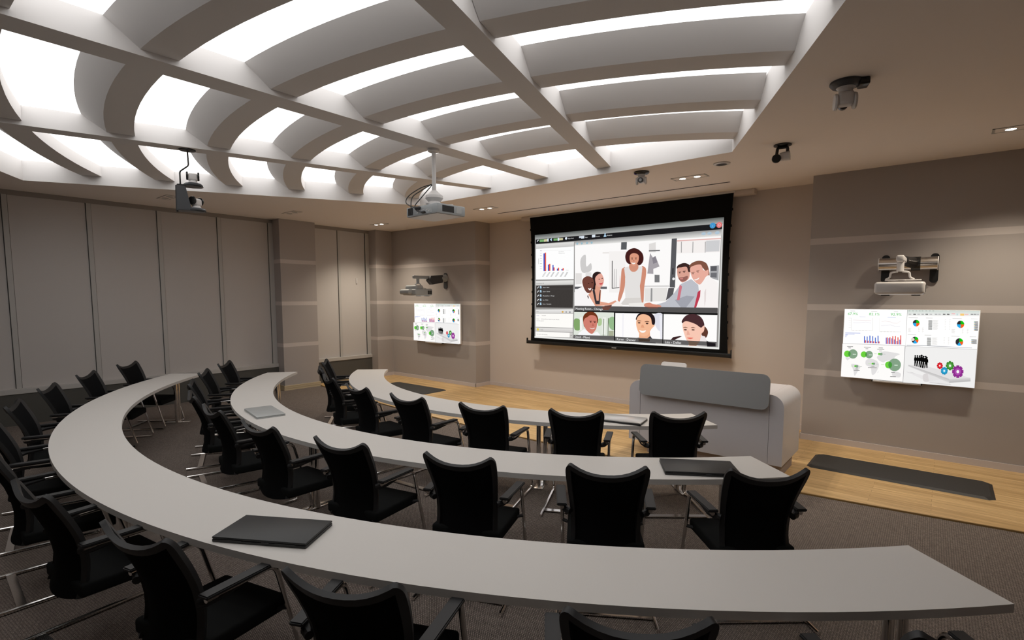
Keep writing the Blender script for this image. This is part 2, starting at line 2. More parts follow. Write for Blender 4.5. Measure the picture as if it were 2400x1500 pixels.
DISPLAY_ART=[('p',[250,248,246],[0,0,1000,0,1000,1000,0,1000],0),('p',[253,252,250],[-1,996,495,1001,500,504,2,494],0),('t',[60,190,80],[26,915],0.0465,'67.9%'),('t',[60,190,80],[201,916],0.0465,'82.1%'),('t',[60,190,80],[370,916],0.0465,'92.9%'),('p',[190,188,188],[48,976,86,975,87,969,48,970],0),('p',[190,188,188],[217,976,265,974,265,968,217,970],0),('p',[190,188,188],[394,974,427,973,427,967,394,968],0),('p',[205,210,235],[125,895,174,894,174,889,126,889],0),('p',[195,205,235],[348,894,412,893,412,886,349,887],0),('p',[205,203,203],[57,874,59,874,65,689,63,689],0),('p',[205,203,203],[63,694,239,695,239,692,63,691],0),('p',[205,203,203],[72,687,88,687,88,683,72,683],0),('p',[205,203,203],[99,688,114,688,114,685,99,684],0),('p',[205,203,203],[125,690,141,690,141,686,125,686],0),('p',[205,203,203],[152,691,167,692,167,688,152,688],0),('p',[205,203,203],[178,693,193,693,193,689,178,689],0),('p',[205,203,203],[204,695,219,695,219,691,204,691],0),('p',[205,203,203],[285,875,286,875,293,688,292,688],0),('p',[205,203,203],[291,693,458,694,459,691,291,690],0),('p',[205,203,203],[300,686,314,686,314,682,300,682],0),('p',[205,203,203],[325,687,340,688,340,684,325,684],0),('p',[205,203,203],[350,689,364,689,364,685,350,685],0),('p',[205,203,203],[375,690,389,691,389,687,375,687],0),('p',[205,203,203],[399,692,414,692,414,688,400,688],0),('p',[205,203,203],[424,694,438,694,438,690,424,690],0),('p',[215,213,213],[36,870,55,869,56,866,36,866],0),('p',[215,213,213],[37,836,56,835,57,832,37,832],0),('p',[215,213,213],[38,801,58,801,58,798,38,798],0),('p',[215,213,213],[39,767,59,767,59,764,39,764],0),('p',[215,213,213],[40,733,60,733,60,730,40,730],0),('p',[205,203,203],[232,877,234,877,240,700,238,700],0),('p',[222,200,205],[74,844,144,844,222,843,222,839,144,840,74,840],0),('p',[210,205,225],[75,805,124,805,179,817,204,812,223,803,223,799,204,809,179,814,124,801,75,801],0),('p',[225,205,208],[304,830,330,839,367,833,391,816,423,810,451,845,451,842,423,807,391,812,367,829,330,835,304,827],0),('p',[212,208,225],[302,773,336,779,376,786,409,770,424,765,448,775,448,771,425,761,409,766,376,782,336,776,302,769],0),('p',[150,165,225],[14,654,140,656,140,649,15,647],0),('p',[150,165,225],[15,638,93,639,93,632,15,631],0),('p',[150,165,225],[15,624,37,624,38,617,16,617],0),('p',[150,165,225],[16,610,29,610,29,603,16,603],0),('p',[150,165,225],[16,595,25,595,25,588,17,588],0),('p',[80,115,205],[171,612,179,612,182,516,174,516],0),('p',[225,90,85],[181,553,190,553,191,517,182,517],0),('p',[80,115,205],[193,609,201,609,204,517,196,516],0),('p',[225,90,85],[203,550,211,550,212,517,204,517],0),('p',[80,115,205],[214,624,223,624,226,517,218,517],0),('p',[225,90,85],[225,549,234,549,235,518,226,517],0),('p',[80,115,205],[237,618,245,618,248,517,240,517],0),('p',[225,90,85],[247,544,256,545,257,518,248,518],0),('p',[80,115,205],[259,599,267,599,270,518,262,517],0),('p',[225,90,85],[269,537,277,538,278,518,270,518],0),('p',[80,115,205],[279,627,287,627,291,518,283,518],0),('p',[225,90,85],[290,546,298,547,299,519,291,518],0),('p',[130,130,205],[344,604,352,604,356,515,347,514],0),('p',[228,100,90],[352,609,360,609,364,515,356,515],0),('p',[130,130,205],[365,599,374,600,376,515,368,515],0),('p',[228,100,90],[373,613,381,613,384,516,376,515],0),('p',[130,130,205],[387,597,395,597,398,515,390,515],0),('p',[228,100,90],[394,628,402,628,406,516,398,516],0),('p',[130,130,205],[408,585,416,585,418,516,410,515],0),('p',[228,100,90],[414,631,422,631,426,516,418,516],0),('p',[130,130,205],[428,563,436,564,438,516,430,516],0),('p',[228,100,90],[434,616,442,616,446,517,438,516],0),('p',[130,130,205],[448,584,456,584,458,516,451,516],0),('p',[228,100,90],[454,645,462,645,466,517,458,517],0),('p',[150,148,150],[494,1001,496,1001,502,502,499,503],0),('p',[165,163,165],[1,495,500,506,500,500,1,490],0),('g',[[205,215,208],[236,236,234]],[496,997,997,1000,998,931,498,918],0),('p',[150,160,152],[505,989,517,989,517,983,505,983],0),('p',[150,160,152],[531,990,543,990,543,983,531,984],0),('p',[150,160,152],[556,990,568,990,568,984,557,984],0),('p',[150,160,152],[580,991,591,991,592,984,580,985],0),('p',[150,160,152],[601,992,612,991,612,985,601,985],0),('p',[150,160,152],[628,992,639,992,640,986,628,986],0),('p',[150,160,152],[652,993,664,992,664,986,653,987],0),('p',[150,160,152],[677,994,689,993,689,987,678,987],0),('p',[190,190,190],[507,946,526,946,526,932,507,932],0),('p',[120,120,120],[541,947,560,947,560,933,541,933],0),('p',[190,190,190],[571,948,589,948,590,934,571,934],0),('p',[180,180,180],[600,949,618,949,619,935,601,935],0),('p',[130,130,130],[629,950,648,950,648,936,630,936],0),('p',[190,190,190],[658,951,676,950,677,936,659,937],0),('p',[180,180,180],[695,952,713,952,714,938,696,938],0),('p',[190,190,190],[720,953,737,952,738,938,720,939],0),('p',[120,120,120],[752,954,770,953,770,940,752,940],0),('p',[110,110,110],[780,955,797,954,798,940,780,941],0),('p',[150,150,150],[940,959,956,959,957,946,940,946],0),('p',[160,160,160],[959,960,976,960,976,946,959,946],0),('p',[190,190,190],[978,960,994,960,995,947,978,947],0),('p',[240,180,180],[811,962,835,962,836,949,812,950],0),('p',[245,200,120],[870,960,896,960,897,932,871,933],0),('p',[235,195,190],[900,957,925,957,925,942,900,942],0),('p',[190,215,215],[845,960,855,959,856,937,846,937],0),('p',[253,252,250],[498,911,999,923,998,502,500,500],0),('p',[20,190,20],[567,820,565,866,570,865,575,863,579,859,583,853,586,846,589,839,590,830,591,821],0),('p',[240,95,30],[567,820,591,821,591,812,590,804,588,796,585,789,582,783,578,778,573,776,568,774],0),('p',[40,170,235],[567,820,568,774,564,775,559,777,554,781,551,787,547,794,545,802,543,810,542,819],0),('p',[45,45,50],[567,820,542,819,542,828,543,837,545,845,548,852,552,858,556,862,560,865,565,866],0),('p',[20,190,20],[878,819,876,867,881,867,886,864,890,860,894,854,897,847,900,838,902,830,902,820],0),('p',[240,95,30],[878,819,902,820,902,811,901,802,899,793,897,786,893,779,889,775,884,772,880,770],0),('p',[40,170,235],[878,819,880,770,875,771,870,774,865,778,861,784,858,791,855,799,854,808,853,818],0),('p',[45,45,50],[878,819,853,818,853,827,854,836,856,845,859,852,862,859,866,863,871,866,876,867],0),('p',[20,190,20],[567,587,565,634,569,634,574,632,578,629,582,625,585,619,588,613,590,606,591,598],0),('p',[240,95,30],[567,587,591,598,592,591,592,584,592,578,591,571,590,565,588,559,586,554,583,550],0),('p',[40,170,235],[567,587,583,550,580,545,576,542,572,540,568,539,564,539,560,541,557,543,553,547],0),('p',[45,45,50],[567,587,553,547,547,557,543,570,541,585,542,600,545,613,550,624,557,632,565,634],0),('p',[20,190,20],[878,586,877,636,881,636,885,634,890,631,893,626,897,620,900,613,902,606,903,598],0),('p',[240,95,30],[878,586,903,598,904,591,904,584,904,576,903,570,902,563,900,557,898,552,895,547],0),('p',[40,170,235],[878,586,895,547,892,542,888,539,884,537,880,536,876,536,872,538,868,540,865,544],0),('p',[45,45,50],[878,586,865,544,859,555,854,568,853,584,853,600,856,614,862,626,869,633,877,636],0),('p',[225,215,205],[563,595,562,604,558,611,552,614,546,614,541,611,537,604,535,595,537,586,541,579,546,576,552,576,558,579,562,586],0),('p',[120,122,122],[654,864,681,864,682,857,654,857],0),('p',[120,122,122],[654,853,682,853,682,846,654,846],0),('p',[120,122,122],[654,842,682,842,682,835,655,835],0),('p',[120,122,122],[655,831,682,831,682,824,655,824],0),('p',[120,122,122],[655,820,682,820,682,813,655,813],0),('p',[120,122,122],[655,810,682,809,683,802,655,802],0),('p',[120,122,122],[655,799,683,798,683,791,656,792],0),('p',[120,122,122],[656,788,683,788,683,780,656,781],0),('p',[120,122,122],[656,777,683,777,683,770,656,770],0),('p',[120,122,122],[656,766,683,766,684,759,656,759],0),('p',[120,122,122],[656,755,684,755,684,748,657,748],0),('p',[120,122,122],[657,744,684,744,684,737,657,737],0),('p',[75,78,82],[966,862,992,862,992,855,967,856],0),('p',[75,78,82],[967,852,992,851,993,845,967,845],0),('p',[75,78,82],[967,841,993,841,993,834,967,835],0),('p',[75,78,82],[967,831,993,831,993,824,968,824],0),('p',[75,78,82],[967,820,993,820,994,813,968,814],0),('p',[75,78,82],[968,810,993,810,994,803,968,803],0),('p',[75,78,82],[968,799,994,799,994,792,968,793],0),('p',[75,78,82],[968,789,994,789,994,782,968,782],0),('p',[75,78,82],[968,778,994,778,994,772,969,772],0),('p',[75,78,82],[969,768,994,768,995,761,969,761],0),('p',[75,78,82],[969,758,995,758,995,751,969,751],0),('p',[75,78,82],[969,747,995,747,995,740,970,740],0),('p',[90,170,90],[965,862,972,862,972,856,965,856],0),('p',[90,150,210],[965,852,972,852,972,846,966,846],0),('p',[225,170,80],[966,841,972,841,973,835,966,835],0),('p',[90,170,90],[966,831,973,831,973,825,966,825],0),('p',[90,150,210],[966,820,973,820,974,814,967,814],0),('p',[225,170,80],[967,810,974,810,974,804,967,804],0),('p',[90,170,90],[967,799,974,799,974,793,968,793],0),('p',[90,150,210],[968,789,975,789,975,783,968,783],0),('p',[225,170,80],[968,778,975,778,975,772,968,772],0),('p',[90,170,90],[969,768,975,768,976,762,969,762],0),('p',[90,150,210],[969,758,976,758,976,752,969,752],0),('p',[225,170,80],[969,747,976,747,976,741,970,741],0),('p',[120,122,122],[653,629,681,629,681,622,653,622],0),('p',[120,122,122],[653,618,681,618,681,612,653,611],0),('p',[120,122,122],[653,607,681,608,682,600,653,600],0),('p',[120,122,122],[653,596,682,597,682,590,654,589],0),('p',[120,122,122],[654,585,682,586,682,579,654,578],0),('p',[120,122,122],[654,574,682,575,682,568,654,567],0),('p',[120,122,122],[654,563,682,564,682,557,654,556],0),('p',[120,122,122],[654,552,682,553,683,546,655,545],0),('p',[120,122,122],[655,541,683,542,683,535,655,534],0),('p',[120,122,122],[655,530,683,531,683,524,655,523],0),('p',[70,72,78],[957,629,992,629,992,623,958,622],0),('p',[70,72,78],[958,618,992,619,993,612,958,612],0),('p',[70,72,78],[958,608,993,608,993,602,958,601],0),('p',[70,72,78],[958,597,993,598,993,591,958,590],0),('p',[70,72,78],[958,587,993,587,994,581,959,580],0),('p',[70,72,78],[959,576,994,577,994,570,959,569],0),('p',[90,170,90],[956,629,963,629,963,623,956,623],0),('p',[90,150,210],[956,618,963,618,963,612,956,612],0),('p',[225,170,80],[957,608,963,608,964,602,957,602],0),('p',[90,170,90],[957,597,964,597,964,591,957,591],0),('p',[90,150,210],[957,586,964,587,964,581,958,580],0),('p',[225,170,80],[958,576,965,576,965,570,958,570],0),('p',[205,203,203],[686,866,723,865,723,861,686,862],0),('p',[205,203,203],[686,855,718,854,718,850,687,851],0),('p',[205,203,203],[687,844,723,843,723,840,687,840],0),('p',[205,203,203],[687,833,718,833,718,829,687,829],0),('p',[205,203,203],[688,822,724,822,724,818,688,818],0),('p',[205,203,203],[688,811,719,811,719,807,688,807],0),('p',[205,203,203],[688,800,724,800,724,796,689,796],0),('p',[205,203,203],[689,789,719,789,719,785,689,786],0),('p',[205,203,203],[689,778,724,778,725,774,690,775],0),('p',[205,203,203],[690,768,720,768,720,764,690,764],0),('p',[205,203,203],[690,757,725,757,725,753,690,753],0),('p',[205,203,203],[690,746,720,746,720,742,691,742],0),('p',[205,203,203],[769,877,776,876,776,873,769,873],0),('p',[205,203,203],[769,866,771,866,771,862,769,862],0),('p',[205,203,203],[770,855,776,855,777,851,770,851],0),('p',[205,203,203],[770,844,772,844,772,840,770,841],0),('p',[205,203,203],[770,834,777,834,777,830,771,830],0),('p',[205,203,203],[771,823,772,823,772,819,771,819],0),('p',[205,203,203],[771,812,777,812,777,808,771,808],0),('p',[205,203,203],[772,801,772,801,773,798,772,798],0),('p',[205,203,203],[772,791,778,791,778,787,772,787],0),('p',[205,203,203],[772,780,773,780,773,776,773,776],0),('p',[205,203,203],[773,769,778,769,778,765,773,765],0),('p',[205,203,203],[773,758,773,758,773,754,773,754],0),('p',[205,203,203],[774,748,778,748,779,744,774,744],0),('p',[205,203,203],[800,878,808,878,808,874,800,874],0),('p',[205,203,203],[800,867,803,867,803,863,800,863],0),('p',[205,203,203],[800,856,808,856,808,853,800,853],0),('p',[205,203,203],[801,846,803,846,803,842,801,842],0),('p',[205,203,203],[801,835,808,835,808,831,801,831],0),('p',[205,203,203],[802,824,804,824,804,820,802,820],0),('p',[205,203,203],[802,814,809,814,809,810,802,810],0),('p',[205,203,203],[802,803,804,803,804,799,802,799],0),('p',[205,203,203],[803,792,809,792,809,788,803,788],0),('p',[205,203,203],[803,782,804,782,804,778,803,778],0),('p',[205,203,203],[804,771,810,771,810,767,804,767],0),('p',[205,203,203],[804,760,805,760,805,756,804,756],0),('p',[205,203,203],[804,749,810,749,810,746,804,746],0),('p',[205,203,203],[689,632,725,632,726,628,689,628],0),('p',[205,203,203],[689,621,720,621,721,617,689,617],0),('p',[205,203,203],[689,610,726,610,726,607,690,606],0),('p',[205,203,203],[690,599,721,600,721,596,690,595],0),('p',[205,203,203],[690,588,726,589,726,585,690,584],0),('p',[205,203,203],[691,577,721,578,722,574,691,573],0),('p',[205,203,203],[691,566,727,567,727,563,691,562],0),('p',[205,203,203],[691,555,722,556,722,552,692,551],0),('p',[205,203,203],[692,544,727,545,727,541,692,540],0),('p',[205,203,203],[770,643,777,643,777,639,770,639],0),('p',[205,203,203],[770,632,772,632,772,628,770,628],0),('p',[205,203,203],[770,621,777,622,777,618,771,618],0),('p',[205,203,203],[771,611,772,611,773,607,771,607],0),('p',[205,203,203],[771,600,778,600,778,596,771,596],0),('p',[205,203,203],[772,589,773,589,773,585,772,585],0),('p',[205,203,203],[772,578,778,578,778,574,772,574],0),('p',[205,203,203],[772,567,773,567,773,564,773,564],0),('p',[205,203,203],[773,556,778,557,779,553,773,553],0),('p',[205,203,203],[773,546,774,546,774,542,773,542],0),('p',[205,203,203],[800,645,808,645,808,642,800,641],0),('p',[205,203,203],[800,634,804,634,804,631,800,631],0),('p',[205,203,203],[800,624,809,624,809,620,800,620],0),('p',[205,203,203],[801,613,804,613,804,609,801,609],0),('p',[205,203,203],[801,602,809,602,809,598,801,598],0),('p',[205,203,203],[802,591,804,591,805,588,802,588],0),('p',[205,203,203],[802,581,810,581,810,577,802,577],0),('p',[205,203,203],[802,570,805,570,805,566,803,566],0),('p',[205,203,203],[803,559,810,559,810,555,803,555],0),('p',[205,203,203],[803,548,805,548,805,544,803,544],0),('p',[205,203,203],[512,751,533,751,533,747,512,747],0),('p',[205,203,203],[512,739,528,739,528,735,512,735],0),('p',[205,203,203],[512,728,533,728,534,724,512,724],0),('p',[205,203,203],[513,717,528,717,528,713,513,713],0),('p',[205,203,203],[513,706,534,706,534,702,513,702],0),('p',[205,203,203],[584,759,594,759,594,755,584,755],0),('p',[205,203,203],[584,748,589,748,589,744,584,744],0),('p',[205,203,203],[585,736,594,736,594,732,585,732],0),('p',[205,203,203],[585,725,589,725,589,722,585,722],0),('p',[205,203,203],[585,714,595,714,595,710,586,710],0),('p',[205,203,203],[613,760,623,760,623,756,613,756],0),('p',[205,203,203],[614,749,618,749,618,745,614,745],0),('p',[205,203,203],[614,738,624,738,624,734,614,734],0),('p',[205,203,203],[614,727,619,727,619,723,615,723],0),('p',[205,203,203],[615,716,624,716,624,712,615,712],0),('p',[205,203,203],[615,705,619,705,619,701,615,701],0),('p',[205,203,203],[819,751,843,751,843,747,820,747],0),('p',[205,203,203],[820,740,838,740,839,736,820,736],0),('p',[205,203,203],[820,730,844,730,844,726,820,726],0),('p',[205,203,203],[821,719,839,719,839,715,821,715],0),('p',[205,203,203],[821,708,844,708,844,704,821,704],0),('p',[205,203,203],[890,760,900,760,900,756,890,756],0),('p',[205,203,203],[890,749,895,749,895,745,890,745],0),('p',[205,203,203],[891,738,900,738,900,735,891,735],0),('p',[205,203,203],[891,728,896,728,896,724,891,724],0),('p',[205,203,203],[891,717,901,717,901,714,892,713],0),('p',[205,203,203],[892,707,896,707,896,703,892,703],0),('p',[205,203,203],[923,760,933,760,933,756,923,756],0),('p',[205,203,203],[923,750,928,750,928,746,923,746],0),('p',[205,203,203],[923,739,933,739,933,735,924,735],0),('p',[205,203,203],[924,728,928,728,929,725,924,725],0),('p',[205,203,203],[924,718,934,718,934,714,924,714],0),('p',[205,203,203],[925,707,929,707,929,704,925,704],0),('p',[185,183,183],[508,897,577,896,577,891,509,892],0),('p',[185,183,183],[635,897,683,896,683,892,636,892],0),('p',[185,183,183],[820,898,882,897,883,892,820,893],0),('p',[185,183,183],[944,898,987,897,987,893,944,894],0),('p',[185,183,183],[510,662,572,663,573,658,511,658],0),('p',[185,183,183],[634,665,681,665,681,660,634,660],0),('p',[185,183,183],[821,664,876,664,876,660,821,659],0),('p',[185,183,183],[944,665,986,665,986,661,944,660],0),('p',[170,172,180],[507,518,620,524,808,522,965,520,965,514,808,515,620,515,507,508],0),('p',[160,158,160],[499,501,998,503,998,498,499,495],0),('p',[249,247,245],[-1,490,496,495,499,0,0,4],0),('p',[222,220,220],[32,294,72,283,51,250,78,223,42,257],1),('p',[222,220,220],[83,200,157,179,142,109,115,29,104,104],1),('p',[222,220,220],[201,267,238,294,280,276,297,249,307,205,293,129,274,74,254,71,242,167,203,200],1),('p',[222,220,220],[302,353,332,408,389,406,461,385,431,352,412,306,354,270,338,254,304,279,286,322],1),('p',[222,220,220],[415,124,446,135,479,110,469,58,417,72],1),('p',[222,220,220],[298,100,306,131,306,112,300,96],0),('p',[105,205,60],[72,348,72,334,68,320,63,309,56,301,48,297,40,297,32,301,25,310,20,321,17,335,17,350,19,364,23,376,29,386,37,392,45,394,53,392,61,385,67,375,71,362],0),('p',[130,160,132],[130,352,129,335,126,318,121,304,114,292,106,284,96,280,86,280,77,284,68,292,61,304,56,319,53,335,52,352,54,369,59,385,65,398,73,408,82,414,92,416,101,414,110,407,118,397,124,384,128,368],0),('p',[70,150,60],[61,385,67,374,71,361,72,345,71,330,67,316,60,306,54,326,52,347,54,369],0),('p',[215,232,215],[89,349,117,350,118,340,90,338],0),('p',[105,205,60],[206,353,206,340,203,327,198,317,192,309,184,306,177,306,170,310,164,318,159,328,156,341,156,354,158,367,162,379,167,388,174,394,182,395,189,393,196,387,201,378,205,366],0),('p',[130,160,132],[253,356,253,342,251,329,246,318,241,308,234,302,227,298,219,298,212,302,205,308,200,318,195,329,193,342,193,356,194,370,197,382,202,392,208,400,216,405,223,407,231,405,238,400,244,392,249,381,252,369],0),('p',[70,150,60],[200,381,204,369,206,355,206,341,203,328,199,320,194,335,192,352,194,369],0),('p',[215,232,215],[221,354,248,355,248,345,221,343],0),('p',[105,205,60],[311,370,311,366,310,361,308,358,306,355,303,354,301,354,298,355,296,358,294,362,293,366,293,371,294,376,295,380,297,383,300,385,302,386,305,385,307,383,309,380,310,375],0),('p',[130,160,132],[330,371,330,366,329,361,327,357,325,353,323,351,320,349,317,349,314,351,312,353,310,357,308,361,307,366,307,371,308,376,309,381,311,385,313,388,316,390,318,390,321,390,324,388,326,385,328,381,329,376],0),('p',[70,150,60],[309,379,310,375,311,370,311,365,309,360,309,359,307,365,307,372,308,378],0),('p',[105,205,60],[125,174,125,169,124,165,122,161,120,159,118,157,115,157,113,159,111,161,109,165,108,169,108,174,109,178,110,182,112,185,114,187,117,188,119,187,122,185,123,182,125,178],0),('p',[130,160,132],[142,173,142,168,141,163,140,158,138,155,135,152,132,151,129,151,126,152,124,154,122,158,120,162,120,167,119,172,120,177,121,182,123,186,125,189,128,191,131,192,134,191,136,189,139,186,141,182,142,178],0),('p',[70,150,60],[122,184,124,180,125,176,125,171,124,166,123,162,121,160,120,166,119,173,120,179],0),('p',[105,205,60],[262,226,262,222,261,218,260,215,258,213,256,212,253,212,251,213,249,215,248,218,247,222,247,226,248,230,249,234,250,236,252,238,255,238,257,238,259,236,260,233,262,230],0),('p',[130,160,132],[276,226,276,222,275,218,274,214,272,211,270,209,268,208,265,208,263,209,261,211,259,214,258,218,257,222,257,226,258,230,258,234,260,237,262,240,264,242,267,242,269,242,271,240,273,238,275,234,276,230],0),('p',[70,150,60],[259,235,261,232,262,228,262,224,261,220,260,216,259,214,258,219,257,225,258,230,259,235],0),('p',[105,205,60],[408,227,408,212,405,198,400,187,393,178,385,174,377,174,369,179,362,187,358,199,355,213,354,228,356,242,360,255,366,265,374,271,382,274,390,271,397,264,403,254,407,241],0),('p',[130,160,132],[475,235,474,213,471,192,464,173,456,158,445,147,433,141,421,141,409,146,399,157,390,172,383,191,379,212,378,234,381,256,386,277,394,294,404,307,415,316,427,318,439,315,450,307,460,294,468,277,473,257],0),('p',[70,150,60],[386,273,394,268,401,258,406,245,408,230,408,214,405,199,400,186,392,178,386,183,380,209,379,238,383,265],0),('p',[215,232,215],[425,230,451,232,451,222,426,220],0),('p',[120,118,118],[39,457,89,459,89,451,40,449],0),('p',[120,118,118],[50,437,73,438,73,430,51,429],0),('p',[120,118,118],[178,460,234,462,234,455,178,453],0),('p',[120,118,118],[192,439,214,440,214,433,192,432],0),('p',[120,118,118],[296,459,329,461,329,453,296,452],0),('p',[120,118,118],[284,439,340,441,340,434,285,432],0),('p',[120,118,118],[300,418,325,419,325,412,300,411],0),('p',[120,118,118],[120,135,139,136,140,129,120,127],0),('p',[120,118,118],[106,113,155,117,155,109,106,105],0),('p',[120,118,118],[247,192,272,194,272,186,248,184],0),('p',[120,118,118],[220,169,291,174,291,167,220,161],0),('p',[120,118,118],[405,124,433,126,433,119,405,116],0),('p',[120,118,118],[399,64,443,68,443,60,399,56],0),('p',[150,200,130],[82,173,99,174,100,168,82,167],0),('p',[160,170,160],[153,172,172,174,172,169,153,167],0),('p',[165,215,140],[264,373,284,374,284,369,264,368],0),('p',[170,178,170],[334,374,352,375,352,370,335,369],0),('p',[190,225,170],[221,225,246,226,246,221,221,219],0),('p',[180,180,180],[282,225,301,226,301,221,282,219],0),('p',[170,205,150],[322,225,349,227,349,222,323,220],0),('p',[236,235,234],[499,498,998,499,1001,-3,498,-4],0),('p',[150,148,150],[495,499,499,499,500,-3,497,-4],0),('p',[205,203,203],[518,145,563,143,643,101,653,57,591,97],0),('p',[205,203,203],[689,22,762,82,848,15,765,10],0),('p',[228,226,226],[518,149,642,113,762,82,838,53,831,20,680,29],0),('p',[222,220,220],[533,245,663,242,970,127,828,92],0),('g',[[190,188,188],[215,213,213]],[530,244,828,92,830,40,531,223],0),('g',[[212,210,210],[180,178,178]],[828,92,970,127,972,80,830,40],0),('p',[214,210,210],[641,88,646,126,665,141,685,131,688,46,671,27,650,36],1),('p',[224,222,222],[676,138,741,103,763,74,688,38],0),('p',[8,8,8],[584,371,583,376,581,380,579,382,576,382,573,380,571,376,571,371,571,366,573,362,576,360,579,360,581,362,583,366],0),('p',[8,8,8],[570,346,574,358,581,358,588,346,590,303,585,310,586,290,589,233,584,231,581,281,579,233,574,234,573,309,570,305],0),('p',[8,8,8],[600,373,599,378,597,382,594,384,592,384,589,382,587,378,586,373,587,368,589,363,592,361,594,361,597,363,599,368],0),('p',[8,8,8],[585,347,590,359,597,360,604,348,606,301,600,309,601,288,605,228,600,226,596,278,595,228,590,230,589,308,585,303],0),('p',[8,8,8],[616,372,616,378,614,382,611,384,608,384,605,382,603,378,602,372,603,366,605,362,608,360,611,360,614,362,616,366],0),('p',[8,8,8],[600,347,606,359,613,359,620,347,623,297,617,306,618,283,622,221,616,218,613,274,611,221,607,222,606,304,601,299],0),('p',[8,8,8],[631,380,630,386,628,391,625,394,621,394,618,391,616,386,615,380,616,374,618,369,621,367,625,367,628,369,630,374],0),('p',[8,8,8],[614,355,620,367,627,367,635,355,638,299,631,308,632,283,636,215,631,212,627,273,626,216,621,217,620,306,614,301],0),('p',[8,8,8],[645,369,644,375,642,380,639,382,636,382,633,380,631,375,630,369,631,364,633,359,636,356,639,356,642,359,644,364],0),('p',[8,8,8],[628,344,634,356,641,357,649,345,652,292,645,300,646,277,650,212,645,209,641,267,640,212,635,214,634,299,629,294],0),('p',[8,8,8],[659,371,659,376,657,381,654,383,651,383,648,381,646,376,645,371,646,366,648,361,651,359,654,359,657,361,659,366],0),('p',[8,8,8],[644,346,649,358,656,358,664,346,666,297,660,305,661,283,665,220,660,218,656,273,654,221,650,222,649,304,644,299],0),('p',[8,8,8],[668,356,667,361,666,365,663,367,660,367,657,365,656,361,655,356,656,351,657,347,660,345,663,345,666,347,667,351],0),('p',[8,8,8],[654,331,658,342,665,343,672,331,674,288,669,296,669,276,673,219,668,217,665,267,663,219,659,220,658,294,654,290],0),('p',[200,25,35],[772,275,777,273,778,251,773,248,773,247,776,238,769,221,764,227,764,227,764,215,753,214,752,225,751,225,747,218,739,233,742,243,741,244,736,246,735,268,740,271,741,272,737,282,744,298,749,292,749,293,750,304,760,306,762,294,762,294,766,301,774,286,772,276],0),('p',[230,55,65],[768,261,768,252,766,243,762,237,758,235,753,236,749,241,746,249,745,258,745,268,748,276,751,282,756,285,760,283,764,278,767,271],0),('p',[240,240,240],[762,260,761,254,760,250,757,248,754,249,752,253,751,259,752,265,754,269,756,271,759,270,761,266],0),('p',[60,135,45],[847,290,854,287,856,257,848,253,848,252,853,239,844,216,837,224,837,223,836,207,822,206,820,221,819,222,813,212,803,232,806,246,806,247,799,250,797,280,805,284,805,286,800,298,809,321,816,313,816,314,817,330,831,331,833,316,834,315,840,325,850,304,847,291],0),('p',[90,165,75],[843,270,842,257,839,246,834,238,828,234,822,236,816,243,812,253,810,266,811,280,814,291,819,299,825,303,832,301,837,294,841,284],0),('p',[240,240,240],[834,269,833,261,831,255,827,252,824,254,821,260,820,268,820,276,822,282,826,284,830,283,832,277],0),('p',[25,140,185],[807,211,814,210,814,187,808,184,808,183,813,173,806,155,801,160,801,160,801,147,791,141,788,153,788,154,784,143,775,153,776,166,776,166,770,164,766,184,770,192,770,193,765,199,768,221,774,220,774,220,772,232,780,245,785,236,785,236,787,248,797,246,798,233,798,232,803,239,811,223,807,212],0),('p',[55,170,215],[803,197,803,186,800,176,796,169,791,166,786,168,781,173,778,182,776,193,777,204,779,214,784,221,789,224,794,222,799,217,802,208],0),('p',[240,240,240],[796,196,795,189,793,184,790,182,787,183,785,188,784,194,784,201,786,206,789,208,792,207,795,202],0),('p',[140,45,140],[910,226,920,223,921,182,912,176,912,175,918,157,906,126,897,137,896,136,895,115,876,112,874,133,873,134,865,120,850,148,855,167,855,168,845,171,843,213,853,218,853,220,847,238,859,269,868,258,869,258,870,280,889,282,892,261,892,261,900,274,914,246,910,228],0),('p',[170,75,170],[904,200,903,182,899,167,892,156,884,151,876,153,868,162,863,177,861,194,862,212,866,228,873,239,881,244,889,241,896,232,902,218],0),('p',[240,240,240],[892,199,891,188,888,179,883,176,879,178,875,185,873,196,874,207,877,215,882,219,886,217,890,209],0)]
#scaled
import bpy, bmesh, math, random
from mathutils import Matrix, Vector
from mathutils.geometry import tessellate_polygon
PI = math.pi
rnd = random.Random(7)
SC = bpy.context.scene
COL = SC.collection

# ------------------------------------------------------------------ materials
def lin(c):
    return tuple(((v / 255) / 12.92 if v / 255 <= 0.04045 else ((v / 255 + 0.055) / 1.055) ** 2.4) for v in c)

